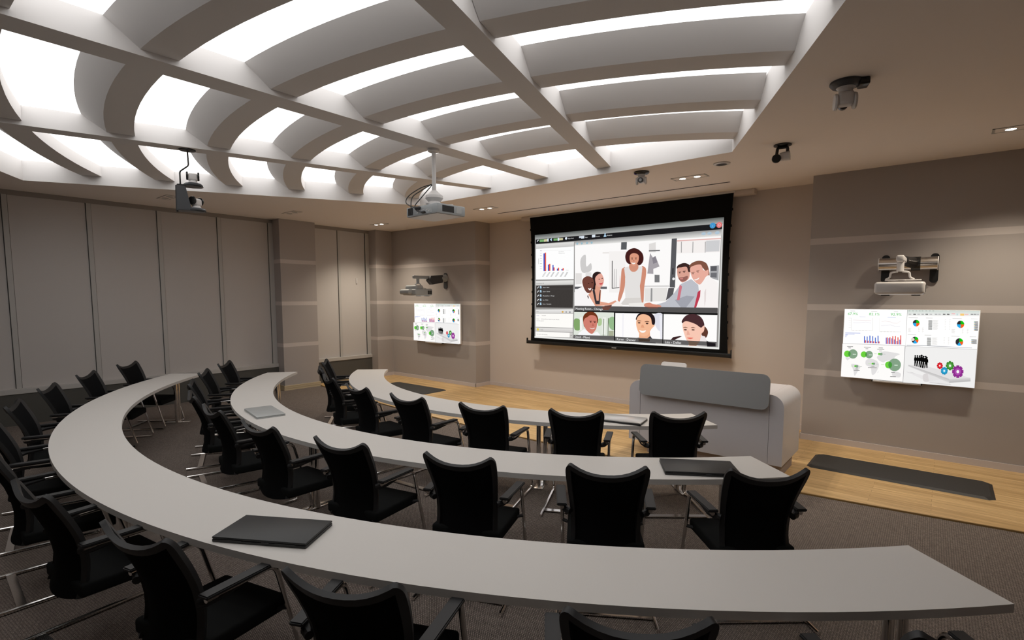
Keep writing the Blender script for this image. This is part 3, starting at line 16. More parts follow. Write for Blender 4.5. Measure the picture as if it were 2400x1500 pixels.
def base_mat(name, rgb, rough=0.6, metal=0.0, spec=0.5, noise=0.0, nscale=40.0, bump=0.0, bscale=200.0):
    m = bpy.data.materials.new(name); m.use_nodes = True
    nt = m.node_tree; b = nt.nodes['Principled BSDF']
    b.inputs['Base Color'].default_value = (*rgb, 1)
    b.inputs['Roughness'].default_value = rough
    b.inputs['Metallic'].default_value = metal
    b.inputs['Specular IOR Level'].default_value = spec
    tc = nt.nodes.new('ShaderNodeTexCoord')
    if noise > 0:
        n = nt.nodes.new('ShaderNodeTexNoise'); n.inputs['Scale'].default_value = nscale; n.inputs['Detail'].default_value = 4
        nt.links.new(tc.outputs['Object'], n.inputs['Vector'])
        mix = nt.nodes.new('ShaderNodeMix'); mix.data_type = 'RGBA'
        mix.inputs['A'].default_value = (*[max(0, v * (1 - noise)) for v in rgb], 1)
        mix.inputs['B'].default_value = (*[min(1, v * (1 + noise)) for v in rgb], 1)
        nt.links.new(n.outputs['Fac'], mix.inputs['Factor']); nt.links.new(mix.outputs['Result'], b.inputs['Base Color'])
    if bump > 0:
        n2 = nt.nodes.new('ShaderNodeTexNoise'); n2.inputs['Scale'].default_value = bscale; n2.inputs['Detail'].default_value = 3
        nt.links.new(tc.outputs['Object'], n2.inputs['Vector'])
        bp = nt.nodes.new('ShaderNodeBump'); bp.inputs['Strength'].default_value = bump; bp.inputs['Distance'].default_value = 0.002
        nt.links.new(n2.outputs['Fac'], bp.inputs['Height']); nt.links.new(bp.outputs['Normal'], b.inputs['Normal'])
    return m

def emit_mat(name, rgb, strength):
    m = bpy.data.materials.new(name); m.use_nodes = True
    nt = m.node_tree; nt.nodes.clear()
    e = nt.nodes.new('ShaderNodeEmission'); e.inputs['Color'].default_value = (*rgb, 1); e.inputs['Strength'].default_value = strength
    o = nt.nodes.new('ShaderNodeOutputMaterial'); nt.links.new(e.outputs[0], o.inputs[0])
    return m

def striped_wall(name, dark, light):
    m = base_mat(name, dark, 0.85, spec=0.25, bump=0.05, bscale=300)
    nt = m.node_tree; b = nt.nodes['Principled BSDF']
    g = nt.nodes.new('ShaderNodeNewGeometry'); sx = nt.nodes.new('ShaderNodeSeparateXYZ'); nt.links.new(g.outputs['Position'], sx.inputs[0])
    acc = None
    for top in (2.785, 1.901, 1.011):
        c = nt.nodes.new('ShaderNodeMath'); c.operation = 'COMPARE'; c.inputs[1].default_value = top - 0.041; c.inputs[2].default_value = 0.041
        nt.links.new(sx.outputs['Z'], c.inputs[0])
        if acc is None: acc = c
        else:
            a = nt.nodes.new('ShaderNodeMath'); a.operation = 'MAXIMUM'
            nt.links.new(acc.outputs[0], a.inputs[0]); nt.links.new(c.outputs[0], a.inputs[1]); acc = a
    mix = nt.nodes.new('ShaderNodeMix'); mix.data_type = 'RGBA'
    mix.inputs['A'].default_value = (*dark, 1); mix.inputs['B'].default_value = (*light, 1)
    nt.links.new(acc.outputs[0], mix.inputs['Factor']); nt.links.new(mix.outputs['Result'], b.inputs['Base Color'])
    return m

def carpet_mat():
    m = base_mat('carpet', (0.1, 0.09, 0.085), 0.95, spec=0.1)
    nt = m.node_tree; b = nt.nodes['Principled BSDF']; L = nt.links.new
    tc = nt.nodes.new('ShaderNodeTexCoord')
    mp = nt.nodes.new('ShaderNodeMapping'); mp.inputs['Rotation'].default_value[2] = 0.72; L(tc.outputs['Object'], mp.inputs['Vector'])
    br = nt.nodes.new('ShaderNodeTexBrick'); br.inputs['Scale'].default_value = 1.0
    br.inputs['Brick Width'].default_value = 0.020; br.inputs['Row Height'].default_value = 0.011
    br.inputs['Mortar Size'].default_value = 0.0026; br.inputs['Mortar Smooth'].default_value = 0.9
    br.inputs['Color1'].default_value = (0.31, 0.265, 0.235, 1); br.inputs['Color2'].default_value = (0.22, 0.185, 0.165, 1); br.inputs['Mortar'].default_value = (0.06, 0.052, 0.048, 1)
    L(mp.outputs[0], br.inputs['Vector'])
    n = nt.nodes.new('ShaderNodeTexNoise'); n.inputs['Scale'].default_value = 130; n.inputs['Detail'].default_value = 3; L(tc.outputs['Object'], n.inputs['Vector'])
    mul = nt.nodes.new('ShaderNodeMix'); mul.data_type = 'RGBA'; mul.blend_type = 'MULTIPLY'; mul.inputs['Factor'].default_value = 0.7
    ramp = nt.nodes.new('ShaderNodeValToRGB'); ramp.color_ramp.elements[0].position = 0.3; ramp.color_ramp.elements[0].color = (0.45, 0.43, 0.42, 1); ramp.color_ramp.elements[1].position = 0.7; ramp.color_ramp.elements[1].color = (1.25, 1.2, 1.15, 1)
    L(n.outputs['Fac'], ramp.inputs[0]); L(br.outputs['Color'], mul.inputs['A']); L(ramp.outputs[0], mul.inputs['B']); L(mul.outputs['Result'], b.inputs['Base Color'])
    bp = nt.nodes.new('ShaderNodeBump'); bp.inputs['Strength'].default_value = 0.6; bp.inputs['Distance'].default_value = 0.004
    inv = nt.nodes.new('ShaderNodeMath'); inv.operation = 'SUBTRACT'; inv.inputs[0].default_value = 1; L(br.outputs['Fac'], inv.inputs[1])
    L(inv.outputs[0], bp.inputs['Height']); L(bp.outputs['Normal'], b.inputs['Normal'])
    return m

def wood_mat():
    m = base_mat('oak_boards', (0.5, 0.33, 0.15), 0.38, spec=0.4)
    nt = m.node_tree; b = nt.nodes['Principled BSDF']; L = nt.links.new
    tc = nt.nodes.new('ShaderNodeTexCoord')
    br = nt.nodes.new('ShaderNodeTexBrick'); br.inputs['Scale'].default_value = 1.0; br.offset = 0.37
    br.inputs['Brick Width'].default_value = 1.3; br.inputs['Row Height'].default_value = 0.075
    br.inputs['Mortar Size'].default_value = 0.0012; br.inputs['Bias'].default_value = 0.0
    br.inputs['Color1'].default_value = (0.70, 0.48, 0.23, 1); br.inputs['Color2'].default_value = (0.55, 0.36, 0.16, 1); br.inputs['Mortar'].default_value = (0.25, 0.15, 0.06, 1)
    L(tc.outputs['Object'], br.inputs['Vector'])
    mp = nt.nodes.new('ShaderNodeMapping'); mp.inputs['Scale'].default_value = (1.2, 26, 1); L(tc.outputs['Object'], mp.inputs['Vector'])
    n = nt.nodes.new('ShaderNodeTexNoise'); n.inputs['Scale'].default_value = 1.5; n.inputs['Detail'].default_value = 6; L(mp.outputs[0], n.inputs['Vector'])
    ramp = nt.nodes.new('ShaderNodeValToRGB'); ramp.color_ramp.elements[0].position = 0.35; ramp.color_ramp.elements[0].color = (0.74, 0.70, 0.64, 1); ramp.color_ramp.elements[1].position = 0.65; ramp.color_ramp.elements[1].color = (1.1, 1.1, 1.1, 1)
    L(n.outputs['Fac'], ramp.inputs[0])
    mul = nt.nodes.new('ShaderNodeMix'); mul.data_type = 'RGBA'; mul.blend_type = 'MULTIPLY'; mul.inputs['Factor'].default_value = 0.85
    L(br.outputs['Color'], mul.inputs['A']); L(ramp.outputs[0], mul.inputs['B']); L(mul.outputs['Result'], b.inputs['Base Color'])
    return m

def art_mat(name, strength):
    m = bpy.data.materials.new(name); m.use_nodes = True
    nt = m.node_tree; nt.nodes.clear()
    a = nt.nodes.new('ShaderNodeVertexColor'); a.layer_name = 'ink'
    e = nt.nodes.new('ShaderNodeEmission'); e.inputs['Strength'].default_value = strength
    o = nt.nodes.new('ShaderNodeOutputMaterial')
    nt.links.new(a.outputs['Color'], e.inputs['Color']); nt.links.new(e.outputs[0], o.inputs[0])
    return m

M = {}
M['wall'] = base_mat('warm_grey_paint', (0.60, 0.535, 0.49), 0.85, spec=0.25, bump=0.05, bscale=300)
M['stripe'] = striped_wall('taupe_paint_with_bands', (0.39, 0.355, 0.335), (0.56, 0.51, 0.485))
M['skirt'] = base_mat('grey_skirting', (0.56, 0.51, 0.50), 0.6)
M['woodskirt'] = base_mat('pale_wood_skirting', (0.52, 0.42, 0.27), 0.5)
M['ceil'] = base_mat('ceiling_paint', (0.86, 0.79, 0.735), 0.9, spec=0.2)
M['grid'] = base_mat('white_plaster', (0.74, 0.72, 0.71), 0.9, spec=0.15)
M['glow'] = emit_mat('backlit_panel', (1.0, 0.985, 0.97), 2.35)
M['lamp'] = emit_mat('lamp_glow', (1.0, 0.93, 0.82), 14.0)
M['lampoff'] = base_mat('lamp_lens', (0.8, 0.78, 0.74), 0.2)
M['blind'] = base_mat('blind_fabric', (0.54, 0.51, 0.49), 0.9, spec=0.15, bump=0.08, bscale=500)
M['frame'] = base_mat('window_frame_paint', (0.47, 0.455, 0.435), 0.6)
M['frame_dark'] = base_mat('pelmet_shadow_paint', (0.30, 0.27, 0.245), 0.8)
M['gap'] = base_mat('dark_gap', (0.05, 0.05, 0.05), 0.8)
M['cover'] = base_mat('charcoal_cover', (0.075, 0.072, 0.064), 0.7)
M['carpet'] = carpet_mat()
M['oak'] = wood_mat()
M['oakedge'] = base_mat('oak_edge', (0.30, 0.18, 0.06), 0.5)
M['desk'] = base_mat('grey_white_laminate', (0.62, 0.595, 0.565), 0.45, spec=0.4)
M['deskedge'] = base_mat('laminate_edge', (0.46, 0.435, 0.42), 0.5)
M['chrome'] = base_mat('chrome', (0.80, 0.78, 0.76), 0.14, metal=1.0)
M['mesh'] = base_mat('black_mesh_fabric', (0.006, 0.006, 0.0065), 0.95, spec=0.06, bump=0.2, bscale=900)
M['frameblk'] = base_mat('black_plastic', (0.015, 0.015, 0.016), 0.5, spec=0.4)
M['seat'] = base_mat('black_seat_fabric', (0.010, 0.0105, 0.0105), 0.94, spec=0.08, bump=0.15, bscale=900)
M['mat'] = base_mat('black_rubber', (0.025, 0.024, 0.023), 0.55)
M['matdull'] = base_mat('black_rubber_dull', (0.032, 0.03, 0.028), 0.8)
M['lect'] = base_mat('white_lectern_panel', (0.62, 0.60, 0.62), 0.45)
M['lectpanel'] = base_mat('grey_lectern_panel', (0.30, 0.305, 0.305), 0.5)
M['plinth'] = base_mat('lectern_plinth', (0.33, 0.28, 0.27), 0.6)
M['scrblk'] = base_mat('black_screen_fabric', (0.006, 0.006, 0.006), 0.9, spec=0.1)
M['white'] = base_mat('white_plastic', (0.62, 0.60, 0.59), 0.4)
M['pgrey'] = base_mat('grey_plastic', (0.34, 0.36, 0.37), 0.45)
M['pdark'] = base_mat('dark_vent', (0.02, 0.02, 0.02), 0.7)
M['alu'] = base_mat('brushed_metal', (0.72, 0.69, 0.66), 0.25, metal=1.0)
M['dgrey'] = base_mat('dark_grey_metal', (0.045, 0.047, 0.052), 0.5)
M['black'] = base_mat('black_gloss', (0.012, 0.012, 0.012), 0.3)
M['cable'] = base_mat('cable_rubber', (0.03, 0.03, 0.03), 0.6)
M['lens'] = base_mat('lens_glass', (0.03, 0.03, 0.035), 0.05)
M['lensgrey'] = base_mat('lens_reflection_coat', (0.35, 0.36, 0.37), 0.15)
M['silver'] = base_mat('silver_lid', (0.47, 0.49, 0.49), 0.35, metal=0.3)
M['gloss'] = base_mat('glossy_silver_lid', (0.62, 0.61, 0.60), 0.2, metal=0.2)
M['lapblk'] = base_mat('black_laptop', (0.020, 0.021, 0.022), 0.45)
M['purple'] = base_mat('purple_sensor', (0.09, 0.02, 0.22), 0.2)
M['art'] = art_mat('projected_picture', 1.02)
M['art2'] = art_mat('projected_dashboard', 1.05)
M['board'] = base_mat('white_board', (0.75, 0.74, 0.73), 0.5)

# ------------------------------------------------------------------ mesh builder
class MB:
    def __init__(s): s.bm = bmesh.new()
    def _box(s, Mx, bev, seg=2):
        r = bmesh.ops.create_cube(s.bm, size=1.0, matrix=Mx)
        if bev > 0:
            es = list({e for v in r['verts'] for e in v.link_edges})
            bmesh.ops.bevel(s.bm, geom=es, offset=bev, segments=seg, profile=0.5, affect='EDGES')
        return s
    def box(s, x0, y0, z0, x1, y1, z1, bev=0.0, seg=2):
        return s._box(Matrix.Translation(((x0 + x1) / 2, (y0 + y1) / 2, (z0 + z1) / 2)) @ Matrix.Diagonal((x1 - x0, y1 - y0, z1 - z0, 1)), bev, seg)
    def obox(s, c, size, rz=0, rx=0, ry=0, bev=0.0, seg=2):
        return s._box(Matrix.Translation(c) @ Matrix.Rotation(rz, 4, 'Z') @ Matrix.Rotation(ry, 4, 'Y') @ Matrix.Rotation(rx, 4, 'X') @ Matrix.Diagonal((*size, 1)), bev, seg)
    def tube(s, pts, r, seg=10, caps=True):
        pts = [Vector(p) for p in pts]; n = len(pts)
        rr = r if isinstance(r, (list, tuple)) else [r] * n
        t0 = (pts[1] - pts[0]).normalized()
        a = t0.orthogonal().normalized(); rings = []
        for i, p in enumerate(pts):
            if i == 0: t = t0
            elif i == n - 1: t = (pts[i] - pts[i - 1]).normalized()
            else: t = ((pts[i] - pts[i - 1]).normalized() + (pts[i + 1] - pts[i]).normalized()).normalized()
            a = (a - t * a.dot(t)).normalized(); b = t.cross(a)
            rings.append([s.bm.verts.new(p + (a * math.cos(2 * PI * k / seg) + b * math.sin(2 * PI * k / seg)) * rr[i]) for k in range(seg)])
        for i in range(n - 1):
            for k in range(seg):
                s.bm.faces.new((rings[i][k], rings[i][(k + 1) % seg], rings[i + 1][(k + 1) % seg], rings[i + 1][k]))
        if caps:
            s.bm.faces.new(rings[0][::-1]); s.bm.faces.new(rings[-1])
        return s
    def cyl(s, p0, p1, r, seg=20): return s.tube([p0, p1], r, seg)
    def lathe(s, prof, Mx=None, seg=28, caps=True):
        Mx = Mx or Matrix.Identity(4)
        rings = [[s.bm.verts.new(Mx @ Vector((r * math.cos(2 * PI * k / seg), r * math.sin(2 * PI * k / seg), z))) for k in range(seg)] for r, z in prof]
        for i in range(len(prof) - 1):
            for k in range(seg):
                s.bm.faces.new((rings[i][k], rings[i][(k + 1) % seg], rings[i + 1][(k + 1) % seg], rings[i + 1][k]))
        if caps:
            s.bm.faces.new(rings[0][::-1]); s.bm.faces.new(rings[-1])
        return s
    def prism(s, poly, z0, z1, Mx=None):
        Mx = Mx or Matrix.Identity(4)
        lo = [s.bm.verts.new(Mx @ Vector((x, y, z0))) for x, y in poly]; hi = [s.bm.verts.new(Mx @ Vector((x, y, z1))) for x, y in poly]
        n = len(poly)
        s.bm.faces.new(lo[::-1]); s.bm.faces.new(hi)
        for i in range(n): s.bm.faces.new((lo[i], lo[(i + 1) % n], hi[(i + 1) % n], hi[i]))
        return s
    def face(s, pts): s.bm.faces.new([s.bm.verts.new(p) for p in pts]); return s
    def build(s, name, mat, parent=None, smooth=35, **kw):
        bm = s.bm
        bmesh.ops.recalc_face_normals(bm, faces=bm.faces)
        me = bpy.data.meshes.new(name); bm.to_mesh(me); bm.free()
        if smooth:
            me.polygons.foreach_set('use_smooth', [True] * len(me.polygons))
            me.set_sharp_from_angle(angle=math.radians(smooth))
        me.materials.append(mat)
        o = bpy.data.objects.new(name, me); COL.objects.link(o)
        if parent is not None: o.parent = parent
        for k, v in kw.items(): o[k] = v
        return o

def empty(name, loc, rz=0, **kw):
    o = bpy.data.objects.new(name, None); COL.objects.link(o); o.empty_display_size = 0.1
    o.location = loc; o.rotation_euler = (0, 0, rz)
    for k, v in kw.items(): o[k] = v
    return o

def copy_tree(o, parent=None):
    c = o.copy(); COL.objects.link(c); c.parent = parent
    for ch in list(o.children): copy_tree(ch, c)
    return c

def fillet(pts, rad, n=5):
    pts = [Vector(p) for p in pts]; out = [pts[0]]
    for i in range(1, len(pts) - 1):
        a, b, c = pts[i - 1], pts[i], pts[i + 1]
        r = min(rad, (a - b).length * .45, (c - b).length * .45)
        p = b + (a - b).normalized() * r; q = b + (c - b).normalized() * r
        for k in range(n + 1):
            t = k / n; out.append(p * (1 - t) ** 2 + b * 2 * t * (1 - t) + q * t * t)
    out.append(pts[-1]); return out

def rrect(w, h, r, n=6):
    out = []
    for cx, cy, a0 in ((w / 2 - r, h / 2 - r, 0), (-w / 2 + r, h / 2 - r, PI / 2), (-w / 2 + r, -h / 2 + r, PI), (w / 2 - r, -h / 2 + r, 1.5 * PI)):
        for k in range(n + 1):
            a = a0 + PI / 2 * k / n; out.append((cx + r * math.cos(a), cy + r * math.sin(a)))
    return out

ST = dict(kind='structure')
# ------------------------------------------------------------------ the room
ZC = 3.624
floor = MB().box(-11.4, -5.2, -0.1, 4.7, 8.9, 0.0).build('floor', M['carpet'], smooth=0, **ST)
# raised oak stage with a gently bowed front edge
edge = [(x, 5.65 + 0.0138 * (x + 4.75) ** 2) for x in [-11.0 + 15.7 * i / 40 for i in range(41)]]
stage = MB().prism([(edge[0][0], 8.66)] + edge + [(edge[-1][0], 8.66)], 0.0, 0.015).build('floor_stage', M['oak'], smooth=0, **ST)
nose = MB()
for i in range(40):
    (x0, y0), (x1, y1) = edge[i], edge[i + 1]
    nose.prism([(x0, y0 - .018), (x1, y1 - .018), (x1, y1), (x0, y0)], 0.0, 0.0155)
nose.build('edge_strip', M['oakedge'], stage, smooth=0)

MB().box(-7.88, 8.648, 0, -1.45, 8.75, 3.7).build('wall_front', M['wall'], smooth=0, **ST)
MB().box(-10.767, 8.186, 0, -7.87, 8.8, 3.7).build('wall_front_left', M['stripe'], smooth=0, **ST)
MB().box(-1.465, 8.09, 0, 4.6, 8.8, 3.7).build('wall_front_right', M['stripe'], smooth=0, **ST)
MB().box(-11.3, 7.705, 0, -10.767, 8.8, 3.7).build('wall_corner', M['stripe'], smooth=0, **ST)
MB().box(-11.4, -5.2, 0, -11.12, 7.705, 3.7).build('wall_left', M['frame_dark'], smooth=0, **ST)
MB().box(4.5, -5.2, 0, 4.7, 8.09, 3.7).build('wall_right', M['wall'], smooth=0, **ST)
MB().box(-11.4, -5.2, 0, 4.7, -5.0, 3.7).build('wall_back', M['wall'], smooth=0, **ST)
colm = MB().box(-11.12, 5.32, 0, -10.767, 6.12, ZC).build('column', M['stripe'], smooth=0, **ST)
bb = MB()
for z0, z1, d in ((0, .035, .028), (.035, .042, .018), (.042, .07, .026), (.07, .077, .016), (.077, .10, .022)):
    bb.box(-11.1, 5.32 - d, z0, -10.767 + d, 6.12 + d, z1)
bb.build('baseboard', M['woodskirt'], colm, smooth=0)
MB().box(-7.87, 8.632, .015, -1.465, 8.648, .094).build('baseboard_front', M['skirt'], smooth=0, **ST)
MB().box(-10.767, 8.17, .015, -7.855, 8.186, .094).box(-7.87, 8.17, .015, -7.854, 8.64, .094).build('baseboard_front_left', M['skirt'], smooth=0, **ST)
MB().box(-1.481, 8.074, .015, 4.5, 8.09, .094).box(-1.481, 8.074, .015, -1.465, 8.64, .094).build('baseboard_front_right', M['skirt'], smooth=0, **ST)
MB().box(-11.2, 7.69, .015, -10.751, 7.705, .094).box(-10.767, 7.69, .015, -10.751, 8.17, .094).build('baseboard_corner', M['skirt'], smooth=0, **ST)

# windows with closed roller blinds
n_win = 0
def window(y0, y1, handle=False):
    global n_win; n_win += 1
    w = empty('window_%d' % n_win, (-11.1, (y0 + y1) / 2, 0.57), **ST)
    cy = (y0 + y1) / 2
    def at(mb): 
        bmesh.ops.translate(mb.bm, verts=mb.bm.verts, vec=(11.1, -cy, -.57)); return mb
    at(MB().box(-11.1, y0 - .004, .57, -11.075, y1 - .002, 3.55)).build('blind', M['blind'], w, smooth=0)
    at(MB().box(-11.1, y1, .57, -11.052, y1 + .065, 3.55, .004)).build('mullion', M['frame'], w, smooth=0)
    at(MB().box(-11.1, y1 - .008, .57, -11.07, y1, 3.55)).build('seal', M['gap'], w, smooth=0)
    if handle: at(MB().box(-11.075, 7.325, 2.317, -11.055, 7.36, 2.451, .004)).build('pull', M['white'], w)
for i in range(-2, 4): window(1.275 + 1.0105 * (i - 1), 2.21 + 1.0105 * (i - 1))
window(4.31, 5.225)
window(6.12, 6.85); window(6.915, 7.60, True)
MB().box(-11.1, -5, .49, -11.0, 5.32, .57, .006).build('trim_1', M['frame'], smooth=0, **ST)
MB().box(-11.1, 6.12, .49, -11.0, 7.705, .57, .006).build('trim_2', M['frame'], smooth=0, **ST)
MB().box(-11.1, -5, 0, -11.015, 5.32, .49).build('trim_3', M['cover'], smooth=0, **ST)
MB().box(-11.1, 6.12, 0, -11.015, 7.705, .49).build('trim_4', M['cover'], smooth=0, **ST)
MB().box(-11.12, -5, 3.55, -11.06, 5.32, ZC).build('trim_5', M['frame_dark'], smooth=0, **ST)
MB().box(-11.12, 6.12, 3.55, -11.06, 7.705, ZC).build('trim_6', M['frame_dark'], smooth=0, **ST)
MB().box(-11.12, 5.225, .57, -11.05, 5.32, 3.55).build('trim_7', M['frame'], smooth=0, **ST)
MB().box(-11.12, 7.60, .57, -11.05, 7.705, 3.55).build('trim_8', M['frame'], smooth=0, **ST)

# ------------------------------------------------------------------ coffered ceiling
HOLE = [(-7.31, 6.19), (-1.945, 6.19), (0.62, 1.32), (-4.65, -1.67), (-10.04, 1.33)]
OUT = [(-11.12, 8.7), (4.6, 8.7), (4.6, -5.1), (-11.12, -5.1)]
cb = MB()
vs = [Vector((x, y, ZC)) for x, y in OUT]; hs = [Vector((x, y, ZC)) for x, y in HOLE]
allv = [cb.bm.verts.new(v) for v in vs + hs]
for t in tessellate_polygon([vs, hs]): cb.bm.faces.new([allv[i] for i in t])
ceiling = cb.build('ceiling', M['ceil'], smooth=0, **ST)
ZT = 3.90
fb = MB()
for i in range(5):
    (x0, y0), (x1, y1) = HOLE[i], HOLE[(i + 1) % 5]
    dx, dy = x1 - x0, y1 - y0; l = math.hypot(dx, dy); nx, ny = -dy / l * .03, dx / l * .03   # away from the opening
    fb.face([(x0, y0, ZC), (x1, y1, ZC), (x1, y1, ZT + .06), (x0, y0, ZT + .06)])
fb.build('fascia', M['grid'], ceiling, smooth=0)

def inhole(x, y):
    c = False; n = len(HOLE)
    for i in range(n):
        x0, y0 = HOLE[i]; x1, y1 = HOLE[i - 1]
        if (y0 > y) != (y1 > y) and x < (x1 - x0) * (y - y0) / (y1 - y0) + x0: c = not c
    return c
BEAMS = [((-2.372, 2.13), (-3.578, 6.15), .20), ((-4.617, 1.0), (-4.617, 6.19), .252), ((-7.305, .95), (-5.70, 6.19), .207)]
BL = []
for (ax, ay), (bx, by), w in BEAMS:
    dx, dy = bx - ax, by - ay; l = math.hypot(dx, dy); dx /= l; dy /= l
    nx, ny = dy, -dx                      # towards +x
    t = 0
    while inhole(ax - dx * t, ay - dy * t): t += .02
    sx, sy = ax - dx * (t - .02), ay - dy * (t - .02)
    tt = (6.19 - ay) / dy; ex, ey = ax + dx * tt, ay + dy * tt
    h = w / 2
    def fy(o):                            # end of one side, cut along the front fascia
        qx, qy = ax + nx * o, ay + ny * o; k = (6.19 - qy) / dy; return (qx + dx * k, 6.19)
    MB().prism([(sx - nx * h, sy - ny * h), (sx + nx * h, sy + ny * h), fy(h), fy(-h)], 3.706, ZT).build('beam', M['grid'], ceiling, smooth=0)
    BL.append((ax, ay, nx, ny, h))
def side(i, x, y):                        # signed distance to beam i, + is towards +x
    ax, ay, nx, ny, h = BL[i]; return (x - ax) * nx + (y - ay) * ny
def in_bay(b, x, y):
    if not inhole(x, y): return False
    if b == 0: return side(0, x, y) > BL[0][4] * .9
    if b == 1: return side(1, x, y) > BL[1][4] * .9 and side(0, x, y) < -BL[0][4] * .9
    if b == 2: return side(2, x, y) > BL[2][4] * .9 and side(1, x, y) < -BL[1][4] * .9
    return side(2, x, y) < -BL[2][4] * .9
CX, CY = -4.6, 9.5
for ro, ri in ((4.54, 4.29), (5.465, 5.23), (6.40, 6.155), (7.31, 7.07), (8.235, 7.99), (9.155, 8.905), (10.08, 9.83)):
    prof = [(ri, 3.75), (ro, 3.75), (ro + .205, ZT), (ri, ZT)]
    for b in range(4):
        N = 720; rows = []
        for k in range(N + 1):
            a = -PI + PI * k / N; ca, sa = math.cos(a), math.sin(a)
            ok = [in_bay(b, CX + r * ca, CY + r * sa) for r, z in prof]
            if any(ok): rows.append((a, ok))
        if len(rows) < 6: continue
        mb = MB(); rings = []
        a0, a1 = rows[0][0] - .004, rows[-1][0] + .004
        n = max(8, int((a1 - a0) / .03))
        # every profile corner runs to its own limit so that the ends meet the beams
        lim = []
        for j in range(4):
            aa = [a for a, ok in rows if ok[j]]
            lim.append((min(aa) - .002, max(aa) + .002) if aa else (a0, a1))
        for k in range(n + 1):
            rings.append([mb.bm.verts.new((CX + prof[j][0] * math.cos(lim[j][0] + (lim[j][1] - lim[j][0]) * k / n), CY + prof[j][0] * math.sin(lim[j][0] + (lim[j][1] - lim[j][0]) * k / n), prof[j][1])) for j in range(4)])
        for k in range(n):
            for j in range(4): mb.bm.faces.new((rings[k][j], rings[k][(j + 1) % 4], rings[k + 1][(j + 1) % 4], rings[k + 1][j]))
        mb.bm.faces.new(rings[0]); mb.bm.faces.new(rings[-1][::-1])
        mb.build('rib', M['grid'], ceiling, smooth=25)
# the backlit stretch panels above the grid, one in each bay
def bayline(i, y):
    ax, ay, nx, ny, h = BL[i]; return ax - (y - ay) * ny / nx
FR = lambda y: -1.945 + (6.19 - y) * 2.565 / 4.87
FL = lambda y: -7.31 - (6.19 - y) * 2.73 / 4.86
YB = -1.7
bays = [('in the bay beside the stage cameras, outermost', [(bayline(0, 6.19), 6.19), (-1.945, 6.19), (.62, 1.32), (bayline(0, -.6), -.6 + 0)]),
        ('between the middle beam and the next beam on the lectern side', [(bayline(1, 6.19), 6.19), (bayline(0, 6.19), 6.19), (bayline(0, -.6), -.6), (-4.617, -1.67)]),
        ('between the middle beam and the beam carrying the camera bracket', [(bayline(2, 6.19), 6.19), (-4.617, 6.19), (-4.617, -1.67), (bayline(2, -.3), -.3)]),
        ('in the outer bay alongside the window wall', [(-7.31, 6.19), (bayline(2, 6.19), 6.19), (bayline(2, -.3), -.3), (-10.04, 1.33)])]
for lab, poly in bays:
    MB().prism(poly, ZT, ZT + .02).build('luminous_panel', M['glow'], smooth=0, label='glowing white ceiling panel ' + lab, category='ceiling light', group='backlit ceiling panels')

# ------------------------------------------------------------------ downlights
def downlight(x, y, lit, lab, two=True):
    d = empty('downlight', (x, y, ZC), label=lab, category='ceiling light', group='twin recessed downlights')
    fr = MB()
    for a, b, c, e in ((-.235, -.09, .235, -.078), (-.235, .078, .235, .09), (-.235, -.09, -.215, .09), (.215, -.09, .235, .09)):
        fr.box(a, b, -.006, c, e, -.0005)
    fr.build('frame', M['frame'], d, smooth=0)
    MB().box(-.215, -.078, -.004, .215, .078, -.0005).build('plate', M['ceil'], d, smooth=0)
    for s in (-.1, .1):
        MB().lathe([(.05, -.0045), (.052, -.009), (.042, -.009), (.040, -.0045)], Matrix.Translation((s, 0, 0)), 24, caps=False).build('rim', M['frame'], d)
        MB().lathe([(.041, -.005), (.041, -.0065)], Matrix.Translation((s, 0, 0)), 24).build('lamp', M['lamp' if lit else 'lampoff'], d)
        if lit:
            li = bpy.data.lights.new('downlight_beam', 'SPOT'); li.energy = POW; li.color = (1.0, .88, .72); li.spot_size = math.radians(118); li.spot_blend = .75; li.shadow_soft_size = .04
            lo = bpy.data.objects.new('downlight_beam', li); COL.objects.link(lo); lo.location = (x + s, y, ZC - .02)
POW = 95
downlight(-2.78, 7.11, True, 'lit twin downlight above the lectern, beside the screen slot')
downlight(.49, 7.07, True, 'lit twin downlight over the rubber mat by the right wall display')
downlight(-6.62, 7.17, True, 'lit twin downlight at the window end of the screen slot')
downlight(-9.9, 7.185, True, 'lit twin downlight over the mat below the far wall projector')
downlight(-9.9, 3.05, False, 'unlit twin downlight near the blinds behind the camera bracket')
downlight(-9.82, 5.12, False, 'unlit twin downlight in front of the banded column')
# speaker / detector disc
d = empty('smoke_detector', (-2.2, 6.63, ZC), label='round white ceiling disc with dark centre near the stage cameras', category='detector')
MB().lathe([(.10, 0), (.095, -.012), (.065, -.016), (.062, -.008)], None, 28, caps=False).build('ring', M['white'], d)
MB().lathe([(.063, -.006), (.063, -.010)], None, 24).build('grille', M['pdark'], d)

